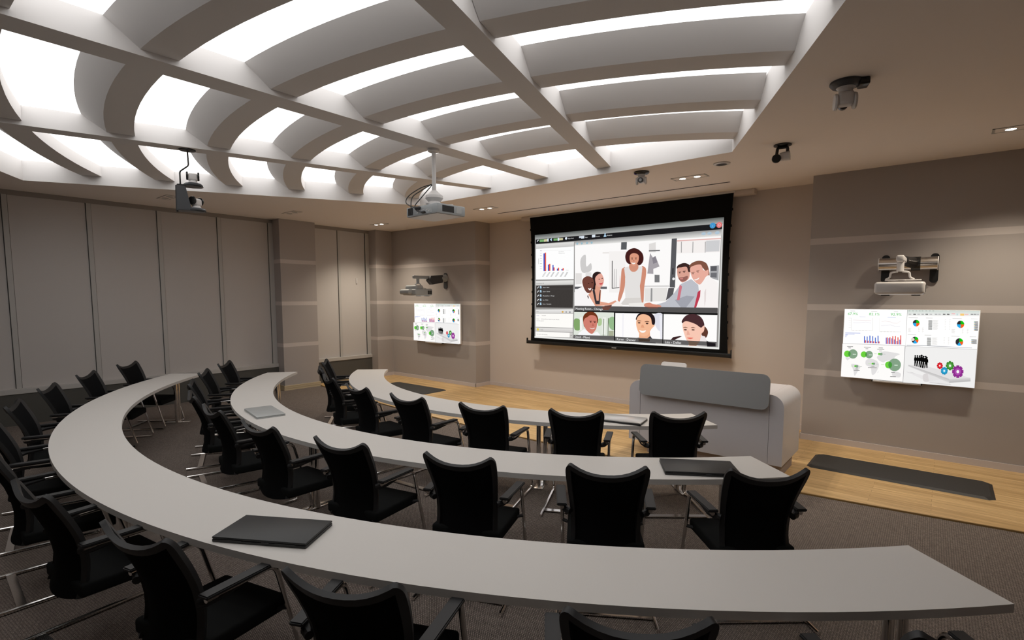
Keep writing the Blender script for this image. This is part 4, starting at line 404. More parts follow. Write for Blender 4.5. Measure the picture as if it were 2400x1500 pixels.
# ------------------------------------------------------------------ desks
def arc(c, r, a0, a1, n=72): return [(c[0] + r * math.cos(math.radians(a0 + (a1 - a0) * k / n)), c[1] + r * math.sin(math.radians(a0 + (a1 - a0) * k / n))) for k in range(n + 1)]
CEN = {1: (-4.77, 8.0), 2: (-4.75, 7.62), 3: (-4.75, 7.6)}
def desk(name_lab, c, ro, ri, co, ci, ends_o, ends_i, legs, rl, group):
    mid = math.radians(-90); bx, by = c[0], c[1] - (ro + ri) / 2
    d = empty('curved_desk', (bx, by, 0), label=name_lab, category='table', group=group)
    poly = arc(co, ro, ends_o[0], ends_o[1]) + arc(ci, ri, ends_i[1], ends_i[0])
    poly = [(x - bx, y - by) for x, y in poly]
    MB().prism(poly, .692, .73).build('tabletop', M['desk'], d, smooth=20)
    for a in legs:
        ar = math.radians(a); lx, ly = c[0] + rl * math.cos(ar) - bx, c[1] + rl * math.sin(ar) - by
        tx, ty = -math.sin(ar), math.cos(ar); ux, uy = math.cos(ar), math.sin(ar)
        lg = MB()
        for s in (-.037, .037): lg.cyl((lx + tx * s, ly + ty * s, .014), (lx + tx * s, ly + ty * s, .684), .025, 18)
        L = lg.build('leg', M['chrome'], d)
        MB().obox((lx, ly, .688), (.30, .16, .008), rz=ar).build('mounting_plate', M['dgrey'], L, smooth=0)
        MB().obox((lx, ly, .008), (.36, .10, .014), rz=ar, bev=.004).build('foot', M['chrome'], L)
desk('long curved grey-white desk, front row nearest the stage and screen', CEN[1], 4.165, 3.69, (-4.774, 7.985), (-4.771, 8.055), (-138, -42.0), (-137.5, -43.0), (-46, -67, -89, -111, -130), 3.95, 'curved desks')
desk('long curved grey-white desk, middle row, carrying a silver laptop', CEN[2], 5.342, 4.92, (-4.743, 7.589), (-4.758, 7.673), (-138, -42.0), (-138, -42.6), (-46, -87.4, -136), 5.14, 'curved desks')
desk('long curved grey-white desk, rear row, largest and nearest the viewer', CEN[3], 6.879, 6.373, (-4.751, 7.592), (-4.748, 7.607), (-137.3, -42.9), (-137.3, -42.9), (-45.2, -66, -88, -134), 6.6, 'curved desks')

# ------------------------------------------------------------------ chairs
def interp(tab, x):
    for (x0, y0), (x1, y1) in zip(tab, tab[1:]):
        if x <= x1:
            t = max(0, (x - x0) / (x1 - x0)); t = t * t * (3 - 2 * t) if False else t
            return y0 + (y1 - y0) * t
    return tab[-1][1]
def smooth_tab(tab, n=60):
    xs = [tab[0][0] + (tab[-1][0] - tab[0][0]) * i / n for i in range(n + 1)]
    ys = [interp(tab, x) for x in xs]
    for _ in range(14): ys = [ys[0]] + [(ys[i - 1] + 2 * ys[i] + ys[i + 1]) / 4 for i in range(1, n)] + [ys[-1]]
    return list(zip(xs, ys))
YP = smooth_tab([(.36, .105), (.46, .142), (.58, .152), (.72, .128), (.84, .078), (.92, .036), (1.02, -.012)])
WP = smooth_tab([(0, .212), (.25, .204), (.5, .212), (.75, .232), (.9, .243), (1, .246)])
CP = smooth_tab([(0, .05), (.4, .072), (.75, .078), (1, .066)])
def topz(u):
    a = abs(u); z = .938 + .062 * min(1, a / .88) ** 2.5
    if a > .88: z -= .055 * (1 - math.sqrt(max(0, 1 - ((a - .88) / .12) ** 2)))
    return z
def back_pt(u, v):
    z = .375 + v * (topz(u) - .375)
    z -= .02 * (1 - u * u) * (1 - v)
    return Vector((u * interp(WP, v), interp(YP, z) - interp(CP, v) * (1 - u * u), z))
def back_patch(sel, th, name, mat, parent):
    us = [-1, -.993, -.975, -.95, -.915, -.87, -.8, -.66, -.5, -.33, -.16, 0, .16, .33, .5, .66, .8, .87, .915, .95, .975, .993, 1]
    vsn = [0, .03, .07, .15, .25, .35, .45, .55, .65, .74, .82, .89, .945, .975, 1]
    mb = MB(); V = {}
    def gv(i, j):
        if (i, j) not in V: V[(i, j)] = mb.bm.verts.new(back_pt(us[i], vsn[j]))
        return V[(i, j)]
    for i in range(len(us) - 1):
        for j in range(len(vsn) - 1):
            um, vm = (us[i] + us[i + 1]) / 2, (vsn[j] + vsn[j + 1]) / 2
            if sel(um, vm): mb.bm.faces.new((gv(i, j), gv(i + 1, j), gv(i + 1, j + 1), gv(i, j + 1)))
    bmesh.ops.recalc_face_normals(mb.bm, faces=mb.bm.faces)
    bmesh.ops.solidify(mb.bm, geom=list(mb.bm.faces), thickness=th)
    bmesh.ops.translate(mb.bm, verts=mb.bm.verts, vec=(0, (th / 2 if th > 0 else 0) * 0, 0))
    return mb.build(name, mat, parent, smooth=50)
def make_chair():
    c = empty('conference_chair', (0, 0, 0))
    fr = lambda u, v: abs(u) > .86 or v > .94
    back_patch(lambda u, v: not fr(u, v), .010, 'backrest', M['mesh'], c)
    back_patch(fr, .024, 'back_frame', M['frameblk'], c)
    s = MB().box(-.243, .085, .385, .243, .575, .462, .018, 3)
    for v in s.bm.verts:
        if v.co.y > .45: v.co.z -= (v.co.y - .45) ** 2 * 1.6
        v.co.z -= .012 * (1 - (v.co.x / .243) ** 2) if v.co.z > .44 else 0
    s.build('seat', M['seat'], c, smooth=60)
    for sx in (-1, 1):
        p = MB().prism([(sx * .243, .085), (sx * .306, .085), (sx * .326, .415), (sx * .262, .415)], .684, .702)
        bmesh.ops.bevel(p.bm, geom=list(p.bm.edges), offset=.005, segments=2, affect='EDGES')
        p.build('armrest', M['frameblk'], c)
        tb = fillet([(sx * .274, .10, .672), (sx * .287, .455, .672), (sx * .277, .635, .013), (sx * .305, -.085, .014)], .055, 6)
        MB().tube(tb, .0132, 10).build('leg', M['chrome'], c)
        MB().tube([(sx * .222, .10, .648), (sx * .25, .12, .652), (sx * .272, .16, .660), (sx * .278, .27, .668)], [.02, .023, .021, .013], 10).build('arm_bracket', M['frameblk'], c)
        MB().tube([(sx * .235, .50, .40), (sx * .279, .525, .405)], .012, 8).build('seat_bracket', M['frameblk'], c)
    MB().box(-.296, .025, .012, .296, .075, .020).build('crossbar', M['chrome'], c, smooth=0)
    return c
ORD = ['first', 'second', 'third', 'fourth', 'fifth', 'sixth', 'seventh', 'eighth', 'ninth', 'tenth', 'eleventh']
ROWS = [(1, 'front', [(4.685, -50.1), (4.69, -61.1), (4.69, -72.0), (4.665, -83.2), (4.63, -94.5), (4.61, -105.7), (4.57, -116.7), (4.54, -127.4)]),
        (2, 'middle', [(5.91, -47.5), (5.875, -56.6), (5.85, -65.8), (5.82, -75.1), (5.80, -84.4), (5.775, -93.7), (5.765, -102.7), (5.755, -111.7), (5.755, -121.7), (5.76, -131.3)]),
        (3, 'rear', [(7.38, -48.4), (7.33, -56.55), (7.296, -64.8), (7.27, -73.3), (7.24, -81.6), (7.22, -90.0), (7.20, -98.4), (7.182, -106.6), (7.175, -115.3), (7.18, -123.9), (7.18, -132.4)])]
proto = make_chair(); used = False
for t, nm, lst in ROWS:
    for i, (r, th) in enumerate(lst):
        o = copy_tree(proto) if used else proto; used = True
        a = math.radians(th)
        o.location = (CEN[t][0] + r * math.cos(a), CEN[t][1] + r * math.sin(a), 0)
        o.rotation_euler = (0, 0, a + PI / 2 + math.radians(rnd.uniform(-1.6, .4)))
        o['label'] = 'black mesh armchair at the %s desk, %s seat from its lectern end' % (nm, ORD[i])
        o['category'] = 'chair'; o['group'] = 'armchairs along the %s desk' % nm

# ------------------------------------------------------------------ laptops
def laptop(cx, cy, rz, w, dp, lid, base, lab, latch=False, t0=.016, t1=.014):
    l = empty('laptop', (cx, cy, .73), rz, label=lab, category='laptop')
    MB().box(-w / 2, -dp / 2, .001, w / 2, dp / 2, t0, .003).build('base', base, l)
    MB().box(-w / 2, -dp / 2, t0 + .002, w / 2, dp / 2, t0 + t1, .004).build('lid', lid, l)
    if latch:
        MB().box(-w / 2 + .06, -dp / 2 - .002, t0 - .004, -w / 2 + .17, -dp / 2 + .01, t0 + .002).build('hinge', M['black'], l)
        MB().box(w / 2 - .17, -dp / 2 - .002, t0 - .004, w / 2 - .06, -dp / 2 + .01, t0 + .002).build('hinge', M['black'], l)
        MB().box(.02, -dp / 2 - .003, t0 - .001, .06, -dp / 2 + .006, t0 + .003).build('latch', M['dgrey'], l)
    return l
laptop(-2.712, 1.25, math.radians(31.2), .525, .275, M['lapblk'], M['lapblk'], 'closed black laptop on the rear desk', True)
laptop(-5.68, 2.565, math.radians(-10.5), .545, .285, M['silver'], M['silver'], 'closed silver-grey laptop on the middle desk', False, .012, .012)
laptop(-1.335, 3.745, math.radians(31.7), .523, .30, M['lapblk'], M['lapblk'], 'closed black laptop on the lectern end of the middle desk', True)
laptop(-2.532, 4.748, math.radians(10.5), .53, .27, M['gloss'], M['lapblk'], 'laptop with glossy pale lid and black edges on the front desk', True)

# ------------------------------------------------------------------ lectern
lec = empty('lectern', (-2.18, 6.46, .015), label='wide white rounded lectern console with grey front panel on the wooden stage', category='lectern')
def lshape(mb): bmesh.ops.translate(mb.bm, verts=mb.bm.verts, vec=(2.18, -6.46, -.015)); return mb
XZ = Matrix(((1, 0, 0, 0), (0, 0, 1, 0), (0, 1, 0, 0), (0, 0, 0, 1)))     # prism axis becomes Y
def endcap(x_in, x_out):
    sgn = 1 if x_out > x_in else -1; r = abs(x_out - x_in) * .98
    poly = [(x_in, .17), (x_out, .17)] + [(x_out - sgn * (r - r * math.cos(a)), .945 - r + r * math.sin(a)) for a in [PI / 2 * k / 10 for k in range(11)]] + [(x_in, .945)]
    mb = MB().prism(poly, 6.05, 6.88, XZ)
    return lshape(mb)
endcap(-1.408, -1.266).build('end_panel', M['lect'], lec)
endcap(-2.928, -3.075).build('end_panel', M['lect'], lec)
lshape(MB().box(-2.924, 6.052, .17, -1.412, 6.88, .943)).build('body', M['lect'], lec, smooth=0)
lshape(MB().box(-2.85, 6.13, .015, -1.30, 6.72, .17)).build('plinth', M['plinth'], lec, smooth=0)
pn = MB().prism(rrect(1.505, .385, .075), -.012, .012, Matrix.Translation((-2.157, 6.005, .972)) @ Matrix.Rotation(math.radians(90 - 6), 4, 'X'))
lshape(pn).build('front_panel', M['lectpanel'], lec)
lshape(MB().tube([(-2.157 - .4, 6.03, .93), (-2.157 - .4, 6.1, .93)], .02).tube([(-2.157 + .4, 6.03, .93), (-2.157 + .4, 6.1, .93)], .02)).build('panel_bracket', M['alu'], lec)
mon = empty('monitor', (-2.70, 6.52, .945), label='small white flat device rising behind the grey lectern panel', category='monitor')
MB().prism(rrect(.34, .21, .035), -.012, .012, Matrix.Translation((0, 0, .10)) @ Matrix.Rotation(math.radians(62), 4, 'X')).build('screen_back', M['white'], mon)
MB().prism([(-.05, -.04), (.05, -.04), (.05, .06), (-.05, .06)], 0, .05).build('stand', M['pgrey'], mon, smooth=0)

# ------------------------------------------------------------------ rubber mats
def mat_(x0, y0, x1, y1, m, lab):
    o = MB(); t, c = .018, .05
    lo = [(x0, y0 + c), (x0, y1 - c), (x0 + c, y1), (x1 - c, y1), (x1, y1 - c), (x1, y0 + c), (x1 - c, y0), (x0 + c, y0)]
    cx, cy = (x0 + x1) / 2, (y0 + y1) / 2
    lo = [(x - cx, y - cy) for x, y in lo]; sx = (x1 - x0) / 2; sy = (y1 - y0) / 2
    hi = [(x * (sx - .035) / sx, y * (sy - .035) / sy) for x, y in lo]
    a = [o.bm.verts.new((x, y, 0.0005)) for x, y in lo]; b = [o.bm.verts.new((x, y, t)) for x, y in hi]
    o.bm.faces.new(a); o.bm.faces.new(b)
    for i in range(8): o.bm.faces.new((a[i], a[(i + 1) % 8], b[(i + 1) % 8], b[i]))
    ob = o.build('floor_mat', m, None, smooth=0, label=lab, category='mat', group='black mats on the stage'); ob.location = (cx, cy, .015)
mat_(-1.16, 6.77, .485, 7.42, M['mat'], 'black rubber mat on the stage below the nearer wall display')
mat_(-9.72, 6.85, -8.06, 7.51, M['matdull'], 'black mat on the stage below the far wall display, behind the front desk')

# ------------------------------------------------------------------ screen artwork
def catmull(p, n=4):
    out = []; L = len(p)
    for i in range(L):
        p0, p1, p2, p3 = p[i - 1], p[i], p[(i + 1) % L], p[(i + 2) % L]
        for k in range(n):
            t = k / n
            out.append(tuple(.5 * (2 * p1[d] + (p2[d] - p0[d]) * t + (2 * p0[d] - 5 * p1[d] + 4 * p2[d] - p3[d]) * t * t + (3 * p1[d] - p0[d] - 3 * p2[d] + p3[d]) * t ** 3) for d in (0, 1)))
    return out
def text_tris(txt, h):
    cu = bpy.data.curves.new('t', 'FONT'); cu.body = txt; cu.size = h; cu.resolution_u = 2
    ob = bpy.data.objects.new('t', cu); COL.objects.link(ob)
    bpy.context.view_layer.update()
    me = ob.to_mesh(); me.calc_loop_triangles()
    tr = [[tuple(me.vertices[i].co[:2]) for i in t.vertices] for t in me.loop_triangles]
    ob.to_mesh_clear(); bpy.data.objects.remove(ob); bpy.data.curves.remove(cu)
    return tr
def artwork(name, spec, w, h, mat, parent, step=.00012):
    V, F, C = [], [], []
    def tri(ps, cols, y):
        b = len(V)
        for p in ps: V.append((p[0], -y, p[1]))
        F.append((b, b + 1, b + 2)); C.extend(cols)
    y = 0
    for e in spec:
        y += step
        if e[0] == 't':
            c = (*lin(e[1]), 1); x0, z0 = e[2][0] / 1000 * w, e[2][1] / 1000 * h
            for t in text_tris(e[4], e[3]): tri([(x0 + p[0], z0 + p[1]) for p in t], [c] * 3, y)
            continue
        pts = [(e[2][i] / 1000 * w, e[2][i + 1] / 1000 * h) for i in range(0, len(e[2]), 2)]
        if e[0] == 'g':
            ct, cb_ = (*lin(e[1][0]), 1), (*lin(e[1][1]), 1)
            tri([pts[0], pts[1], pts[2]], [ct, ct, cb_], y); tri([pts[0], pts[2], pts[3]], [ct, cb_, cb_], y); continue
        if e[3]: pts = catmull(pts)
        c = (*lin(e[1]), 1); vv = [Vector((p[0], p[1], 0)) for p in pts]
        for t in tessellate_polygon([vv]): tri([pts[i] for i in t], [c] * 3, y)
    me = bpy.data.meshes.new(name); me.from_pydata(V, [], F)
    at = me.color_attributes.new('ink', 'FLOAT_COLOR', 'CORNER')
    at.data.foreach_set('color', [v for c in C for v in c])
    me.materials.append(mat)
    o = bpy.data.objects.new(name, me); COL.objects.link(o); o.parent = parent
    return o

# ------------------------------------------------------------------ projection screen
scr = empty('projection_screen', (-4.57, 8.40, 3.6), label='large black-bordered projection screen showing a video meeting, hung from the ceiling slot', category='projection screen')
def sl(mb): bmesh.ops.translate(mb.bm, verts=mb.bm.verts, vec=(4.57, -8.40, -3.6)); return mb
N = 24; fab = MB(); Lp, Rp = [], []
for k in range(N + 1):
    z = 3.592 - (3.592 - 1.105) * k / N; q = 4 * (k / N) * (1 - k / N)
    Lp.append((-6.545 + .032 * (k / N) + .045 * q, z)); Rp.append((-2.592 - .004 * (k / N) - .040 * q, z))
fab.prism(Lp + Rp[::-1], 8.400, 8.404, XZ)
sl(fab).build('fabric', M['scrblk'], scr, smooth=0)
for k in range(1, 10):
    TABL, TABR = MB(), MB()
    z = 3.592 - (3.592 - 1.105) * k / 10; q = 4 * (k / 10) * (1 - k / 10)
    TABL.box(-6.545 + .032 * k / 10 + .045 * q - .014, 8.399, z - .02, -6.545 + .032 * k / 10 + .045 * q + .004, 8.405, z + .02)
    TABR.box(-2.592 - .004 * k / 10 - .04 * q - .004, 8.399, z - .02, -2.592 - .004 * k / 10 - .04 * q + .014, 8.405, z + .02)
    sl(TABL).build('tension_tab', M['scrblk'], scr, smooth=0); sl(TABR).build('tension_tab', M['scrblk'], scr, smooth=0)
sl(MB().box(-6.60, 8.375, 1.045, -2.545, 8.43, 1.11, .006)).build('bottom_bar', M['black'], scr)
sl(MB().box(-6.612, 8.38, 1.045, -6.597, 8.42, 1.16, .003).box(-2.552, 8.38, 1.04, -2.537, 8.42, 1.17, .003)).build('bar_hook', M['black'], scr)
sl(MB().box(-4.63, 8.372, 1.07, -4.54, 8.376, 1.088)).build('badge', M['pgrey'], scr, smooth=0)
sl(MB().box(-6.78, 8.412, 3.548, -2.296, 8.56, ZC - .002, .006)).build('housing', M['wall'], scr)
sl(MB().box(-6.56, 8.396, 3.588, -2.575, 8.411, ZC - .002)).build('top_leader', M['white'], scr, smooth=0)
ar = artwork('picture', SCREEN_ART, 3.69, 2.068, M['art'], scr); ar.location = (-6.416 + 4.57, -.0005, 1.167 - 3.6)
MB().box(-6.83, 7.735, ZC - .004, -2.45, 7.765, ZC - .0005).build('trim_9', M['gap'], smooth=0, **ST)

# ------------------------------------------------------------------ wall displays
def wall_display(x0, x1, yf, yw, lab):
    d = empty('wall_display', ((x0 + x1) / 2, yw, .947), label=lab, category='display', group='interactive wall displays')
    w = x1 - x0; cx = (x0 + x1) / 2
    MB().box(-w / 2, yf - yw + .001, 0, w / 2, yf - yw + .035, .901, .004).build('board', M['board'], d)
    MB().box(-w / 2 + .1, yf - yw + .035, .1, w / 2 - .1, -.001, .8).build('mount', M['dgrey'], d, smooth=0)
    a = artwork('picture', DISPLAY_ART, w - .012, .901 - .012, M['art2'], d); a.location = (-w / 2 + .006, yf - yw, .006)
    MB().box(-w * .235, yf - yw - .035, -.022, w * .13, yf - yw + .03, -.002, .004).build('pen_tray', M['white'], d)
    MB().box(-w * .235 - .012, yf - yw - .035, -.022, -w * .235, yf - yw + .03, .0, .002).build('tray_end', M['black'], d)
    MB().box(w * .13, yf - yw - .035, -.022, w * .13 + .012, yf - yw + .03, .0, .002).build('tray_end', M['black'], d)
wall_display(-1.018, .312, 8.005, 8.09, 'white interactive display with charts below the wall projector, beside the lectern')
wall_display(-9.845, -8.27, 8.11, 8.186, 'white interactive display with charts on the far wall section by the windows')

# ------------------------------------------------------------------ wall projectors
def wall_projector(x, yw, lab, body, first):
    p = empty('wall_projector', (x, yw, 2.05), label=lab, category='projector', group='short-throw wall projectors')
    if first:
        for s, zz in ((-.225, (.13, .47)), (.255, (.12, .47))):
            q = MB().prism([(a + s, b) for a, b in rrect(.082, zz[1] - zz[0], .036)], .002, .03, Matrix.Translation((0, 0, (zz[0] + zz[1]) / 2)) @ Matrix.Rotation(PI / 2, 4, 'X'))
            q.build('wall_plate', M['black'], p)
        MB().cyl((-.285, -.11, .35), (.285, -.11, .35), .078, 32).build('bar', M['alu'], p)
        MB().cyl((-.292, -.11, .35), (-.284, -.11, .35), .08, 32).cyl((.284, -.11, .35), (.292, -.11, .35), .08, 32).build('bar_cap', M['white'], p)
        MB().tube([(.035, -.11, .35), (.125, -.11, .35)], .084, 28).build('clamp', M['black'], p)
        MB().tube([(.05, -.16, .36), (.0, -.30, .37), (-.02, -.45, .38)], [.065, .06, .045], 16).build('knuckle', M['black'] if first else M['pgrey'], p)
    else:
        MB().prism(rrect(.11, .36, .05), .002, .025, Matrix.Translation((0, 0, .31)) @ Matrix.Rotation(PI / 2, 4, 'X')).build('wall_plate', M['dgrey'], p)
        MB().tube([(0, -.02, .37), (0, -.17, .37)], [.085, .065], 24).build('knuckle', M['pgrey'], p)
        MB().prism([(-.15, .44), (-.15, .27), (-.45, .22), (-.55, .31), (-.50, .41)], -.06, .06, Matrix(((0, 0, 1, 0), (1, 0, 0, 0), (0, 1, 0, 0), (0, 0, 0, 1)))).build('arm_shroud', M['dgrey'], p, smooth=0)
    MB().obox((-.03, -.62, .375), (.075, .62, .07), bev=.02, seg=3).build('arm', M['white' if first else 'pgrey'], p)
    MB().tube([(-.03, -.80, .36), (-.03, -.80, .235)], .034, 16).build('post', M['white' if first else 'pgrey'], p)
    fr = MB()
    for s in (-1, 1):
        fr.tube(fillet([(-.03 + s * .02, -.80, .235), (-.03 + s * .085, -.80, .225), (-.03 + s * .09, -.80, .165), (-.03 + s * .13, -.80, .145)], .02, 3), .011, 8)
    fr.build('cradle', M['white' if first else 'pgrey'], p)
    MB().obox((-.0, -.80, .138), (.33, .05, .014), bev=.005).obox((.0, -.74, .138), (.05, .26, .012), bev=.004).build('bracket_plate', M['white' if first else 'pgrey'], p)
    b = MB().box(-.24, -1.06, -.028, .20, -.58, .125, .03, 4)
    for v in b.bm.verts:
        if v.co.y < -.95: v.co.z = .04 + (v.co.z - .04) * .86
    bd = b.build('body', body, p, smooth=60)
    if not first: MB().box(-.23, -1.16, .0, .10, -1.0, .11, .045, 4).build('lens_hood', body, p, smooth=60)
    if not first: MB().box(-.21, -1.02, .09, .17, -.80, .20, .045, 4).build('top_hump', body, p, smooth=60)
    vt = MB()
    for k in range(2): vt.box(.199, -.72 + k * .06, .005, .203, -.67 + k * .06, .085)
    vt.build('vent', M['pdark'], p, smooth=0)
    MB().box(-.20, -.72, -.036, -.12, -.64, -.028).box(.08, -.72, -.036, .16, -.64, -.028).build('foot', M['black'], p, smooth=0)
wall_projector(-.385, 8.09, 'white short-throw projector on a chrome wall bar above the nearer display', M['white'], True)
wall_projector(-8.80, 8.186, 'pale grey short-throw projector on a wall arm above the far display', M['pgrey'], False)

# ------------------------------------------------------------------ ceiling projector
pr = empty('ceiling_projector', (-4.67, 4.172, 3.706), label='grey projector hanging from the middle ceiling beam on a white pole', category='projector')
MB().lathe([(.068, 0), (.068, -.028), (.05, -.036), (.03, -.04)], None, 30).build('ceiling_flange', M['white'], pr)
MB().cyl((0, 0, -.03), (0, 0, -.50), .024, 24).build('pole', M['white'], pr)
MB().lathe([(.03, -.47), (.06, -.50), (.10, -.53), (.105, -.56), (.07, -.60), (.08, -.64)], None, 28).build('yoke', M['white'], pr)
spn = MB()
for a in (.4, 1.97, 3.54, 5.11): spn.obox((.13 * math.cos(a), .11 * math.sin(a), -.648), (.22, .03, .012), rz=a)
spn.build('spider_arm', M['white'], pr, smooth=0)
PB = math.radians(-3)
bx = MB().obox((0, .02, -.718), (.57, .42, .112), rz=PB, bev=.012)
bx.build('body', M['pgrey'], pr)
R2 = Matrix.Rotation(PB, 4, 'Z')
def prb(c, size, name, mat, par=None): 
    q = R2 @ Vector((c[0], c[1] - .02, c[2])); return MB().obox((q.x, q.y + .02, q.z), size, rz=PB).build(name, mat, par or pr, smooth=0)
for k in range(9): prb((-.245 + k * .0095, -.192, -.715), (.006, .006, .075), 'vent', M['pdark'])
prb((-.207, -.189, -.715), (.098, .004, .086), 'vent_panel', M['dgrey'])
prb((.05, -.191, -.73), (.3, .004, .06), 'socket_panel', M['pgrey'])
sk = MB()
for k in range(7):
    q = R2 @ Vector((-.06 + k * .035, -.195 - .02, -.74 + (k % 2) * .018)); sk.obox((q.x, q.y + .02, q.z), (.018, .006, .010), rz=PB)
sk.build('socket', M['white'], pr, smooth=0)
prb((.285, -.03, -.715), (.004, .17, .07), 'side_vent', M['pdark'])
prb((.286, .13, -.715), (.003, .08, .07), 'keypad', M['silver'])
prb((.12, .235, -.71), (.12, .05, .07), 'lens', M['lens'])
prb((0, .02, -.775), (.54, .39, .006), 'underside', M['white'])
cab = [[(-.015, -.02, -.40), (-.12, -.10, -.44), (-.26, -.16, -.52), (-.27, -.20, -.60), (-.16, -.22, -.66), (-.06, -.21, -.69)],
       [(-.015, -.02, -.40), (-.10, -.12, -.48), (-.17, -.19, -.56), (-.165, -.21, -.70), (-.15, -.205, -.76)],
       [(-.015, -.02, -.41), (-.06, -.14, -.56), (-.11, -.20, -.66), (-.06, -.215, -.72), (.03, -.205, -.745)]]
def spline(p, n=6):
    p = [p[0]] + list(p) + [p[-1]]; out = []
    for i in range(1, len(p) - 2):
        for k in range(n):
            t = k / n; out.append(tuple(.5 * (2 * p[i][d] + (p[i + 1][d] - p[i - 1][d]) * t + (2 * p[i - 1][d] - 5 * p[i][d] + 4 * p[i + 1][d] - p[i + 2][d]) * t * t + (3 * p[i][d] - p[i - 1][d] - 3 * p[i + 1][d] + p[i + 2][d]) * t ** 3) for d in range(3)))
    out.append(tuple(p[-1])); return out
for c in cab: MB().tube(spline(c), .006, 8).build('cable', M['cable'], pr)
MB().obox((-.05, -.21, -.69), (.07, .035, .03), rz=.2, bev=.006).obox((.045, -.205, -.745), (.06, .03, .022), rz=.1, bev=.005).build('plug', M['cable'], pr)

# ------------------------------------------------------------------ cameras
def ptz(loc, rz, lab, head_rz=0, up=True, base=M['dgrey'], tilt=0, group=None, disc='black'):
    """a pan-tilt camera standing on (up) or hanging from (not up) its base"""
    kw = dict(label=lab, category='camera')
    if group: kw['group'] = group
    c = empty('ptz_camera', loc, rz, **kw); s = 1 if up else -1
    MB().lathe([(.098, 0), (.10, s * .012), (.085, s * .028), (.055, s * .036)], None, 28).build('base', base, c)
    MB().lathe([(.06, s * .034), (.045, s * .046), (.042, s * .062)], None, 24).build('neck', M['white'], c)
    HM = Matrix.Translation((0, 0, s * .115)) @ Matrix.Rotation(head_rz, 4, 'Z') @ Matrix.Rotation(tilt, 4, 'X')
    y = MB()
    y._box(HM @ Matrix.Translation((0, 0, -s * .015)) @ Matrix.Diagonal((.10, .085, .085, 1)), .022, 4); y.build('head', M['white'], c, smooth=60)
    for k in (-1, 1): MB().lathe([(.046, 0), (.05, .008), (.046, .02)], HM @ Matrix.Translation((k * .047, 0, 0)) @ Matrix.Rotation(k * PI / 2, 4, 'Y'), 24).build('yoke_disc', M[disc], c)
    MB().lathe([(.034, 0), (.034, .03), (.03, .034)], HM @ Matrix.Translation((0, .038, 0)) @ Matrix.Rotation(-PI / 2, 4, 'X'), 24).build('lens_barrel', M['black'], c)
    MB().lathe([(.02, 0), (.018, .004)], HM @ Matrix.Translation((0, .071, 0)) @ Matrix.Rotation(-PI / 2, 4, 'X'), 20).build('lens', M['lensgrey'], c)
    return c
# hanging double bracket on the beam next to the windows
BR = (-6.89, 2.352)
br = empty('camera_bracket', (BR[0], BR[1], 3.706), label='dark grey two-shelf camera bracket hanging from a cranked rod on a ceiling beam', category='bracket')
ux, uy = .3231, .9464          # along the picture width at that spot
MB().lathe([(.085, 0), (.085, -.012), (.02, -.022)], None, 30).build('ceiling_flange', M['black'], br)
P3 = lambda s, z, d=0: (ux * s - uy * d, uy * s + ux * d, z - 3.706)
MB().tube(fillet([P3(0, 3.695), P3(.003, 3.525), P3(-.087, 3.448), P3(-.087, 3.27)], .02, 3), .0085, 10).build('rod', M['black'], br)
RB = math.atan2(uy, ux)
TRB = Matrix.Rotation(RB, 4, 'Z') @ XZ
mbp = MB()
poly = [(-.142, 2.994), (.015, 3.005), (-.04, 3.29), (-.10, 3.296), (-.137, 3.275)]
mbp.prism([(a, b - 3.706) for a, b in poly], -.075, -.066, TRB)
mbp.prism([(a, b - 3.706) for a, b in poly], .066, .075, TRB)
mbp.prism([(a, b - 3.706) for a, b in ((-.142, 2.994), (-.133, 2.994), (-.128, 3.277), (-.137, 3.277))], -.075, .075, TRB)
mbp.build('side_plate', M['dgrey'], br, smooth=0)
for z0, s1 in ((3.283, .075), (2.997, .09)):
    MB().prism([(-.12, -.075), (s1 - .04, -.09), (s1 + .045, -.055), (s1 + .07, 0), (s1 + .045, .055), (s1 - .04, .09), (-.12, .075)], z0 - 3.706, z0 - 3.706 + .010, Matrix.Rotation(RB, 4, 'Z')).build('shelf', M['black'], br, smooth=0)
def on_shelf(s, z): return (BR[0] + ux * s, BR[1] + uy * s, z)
ptz(on_shelf(.04, 3.294), RB, 'white camera on the upper shelf of the hanging camera bracket', head_rz=0, group='cameras on the hanging bracket')
ptz(on_shelf(.062, 3.008), RB, 'white camera on the lower shelf of the hanging camera bracket', head_rz=math.radians(48), group='cameras on the hanging bracket')
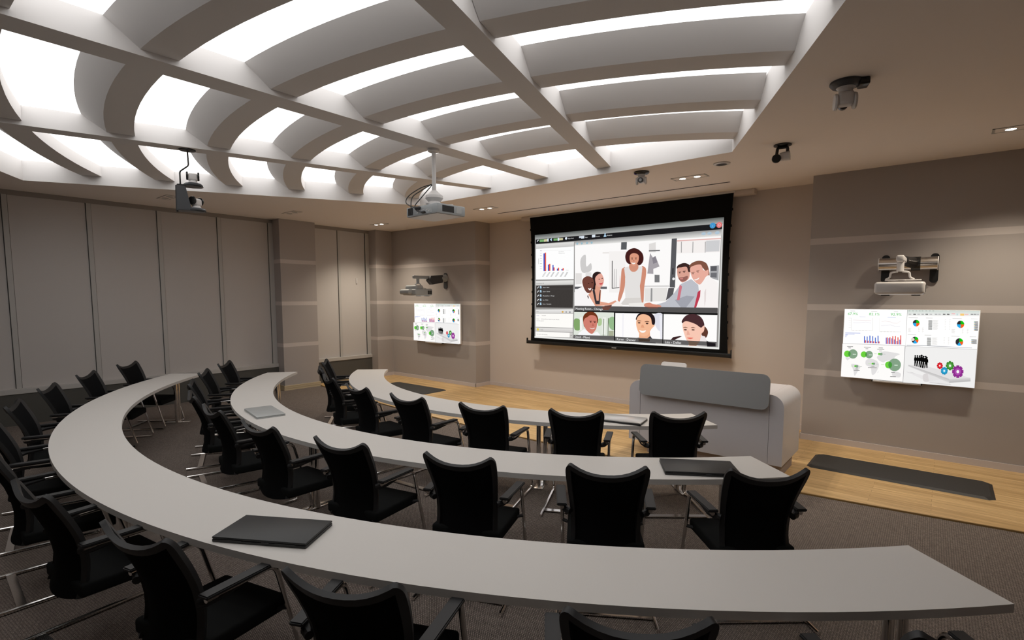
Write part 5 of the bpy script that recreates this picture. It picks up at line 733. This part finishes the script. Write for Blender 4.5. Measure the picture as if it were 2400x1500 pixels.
# stage cameras under the flat ceiling
a = ptz((-.675, 4.76, ZC), 0, 'large white ceiling camera on a dark round base with a connector block', head_rz=math.radians(20), up=False, base=M['dgrey'], disc='white')
MB().obox((.10, .02, -.022), (.06, .10, .04), rz=.3, bev=.006).build('connector_block', M['black'], a)
a.scale = (1.1, 1.1, 1.25)
b = empty('spotlight_camera', (-1.44, 6.25, ZC), label='black double-headed ceiling camera on a flat disc above the lectern', category='camera')
MB().lathe([(.088, 0), (.088, -.010), (.03, -.02)], None, 28).build('base', M['black'], b)
MB().tube(fillet([(-.045, -.05, -.13), (-.045, -.015, -.03), (.05, .0, -.03), (.05, .0, -.12)], .02, 3), .016, 10).build('yoke', M['black'], b)
MB().lathe([(.03, -.03), (.045, 0), (.045, .06), (.04, .065)], Matrix.Translation((-.05, -.03, -.145)) @ Matrix.Rotation(math.radians(100), 4, 'X') @ Matrix.Rotation(.25, 4, 'Y'), 26).build('lens_head', M['black'], b)
MB().tube([(-.02, 0, -.125), (.075, .01, -.12)], [.042, .05], 24).build('barrel', M['white'], b)
k = ptz((-3.15, 6.41, ZC), 0, 'small white camera with round black lens under the ceiling, facing the desks', head_rz=math.radians(195), up=False, base=M['black'], disc='white')
MB().lathe([(.022, 0), (.020, -.004)], Matrix.Translation((-.05, -.065, -.022)) @ Matrix.Rotation(PI / 2 - .5, 4, 'X'), 16).build('sensor', M['purple'], k)

# ------------------------------------------------------------------ world, camera, view
w = bpy.data.worlds.new('room_dark'); SC.world = w; w.use_nodes = True
w.node_tree.nodes['Background'].inputs[0].default_value = (0.02, 0.02, 0.02, 1)
F_, CX_, CY_ = 1216.5, 1202.5, 801.6
yaw, pit, rol = math.radians(39.7516), math.radians(4.9752), math.radians(.0117)
fwd = Vector((-math.sin(yaw) * math.cos(pit), math.cos(yaw) * math.cos(pit), -math.sin(pit)))
right = Vector((math.cos(yaw), math.sin(yaw), 0)); up = right.cross(fwd)
r2 = right * math.cos(rol) + up * math.sin(rol); u2 = -right * math.sin(rol) + up * math.cos(rol)
cam = bpy.data.cameras.new('camera'); co = bpy.data.objects.new('camera', cam); COL.objects.link(co)
co.matrix_world = Matrix((( r2.x, u2.x, -fwd.x, 0), (r2.y, u2.y, -fwd.y, 0), (r2.z, u2.z, -fwd.z, 2.0), (0, 0, 0, 1)))
cam.sensor_fit = 'HORIZONTAL'; cam.sensor_width = 36; cam.lens = F_ / 2400 * 36
cam.shift_x = (1200 - CX_) / 2400; cam.shift_y = (CY_ - 750) / 2400
cam.clip_start = .05
SC.camera = co
vs_ = SC.view_settings; vs_.view_transform = 'Standard'; vs_.look = 'None'; vs_.exposure = 0.0; vs_.gamma = 1.0; vs_.use_curve_mapping = False
SC.cycles.use_denoising = True
SC.cycles.max_bounces = 10; SC.cycles.diffuse_bounces = 6
SC.cycles.sample_clamp_indirect = 6
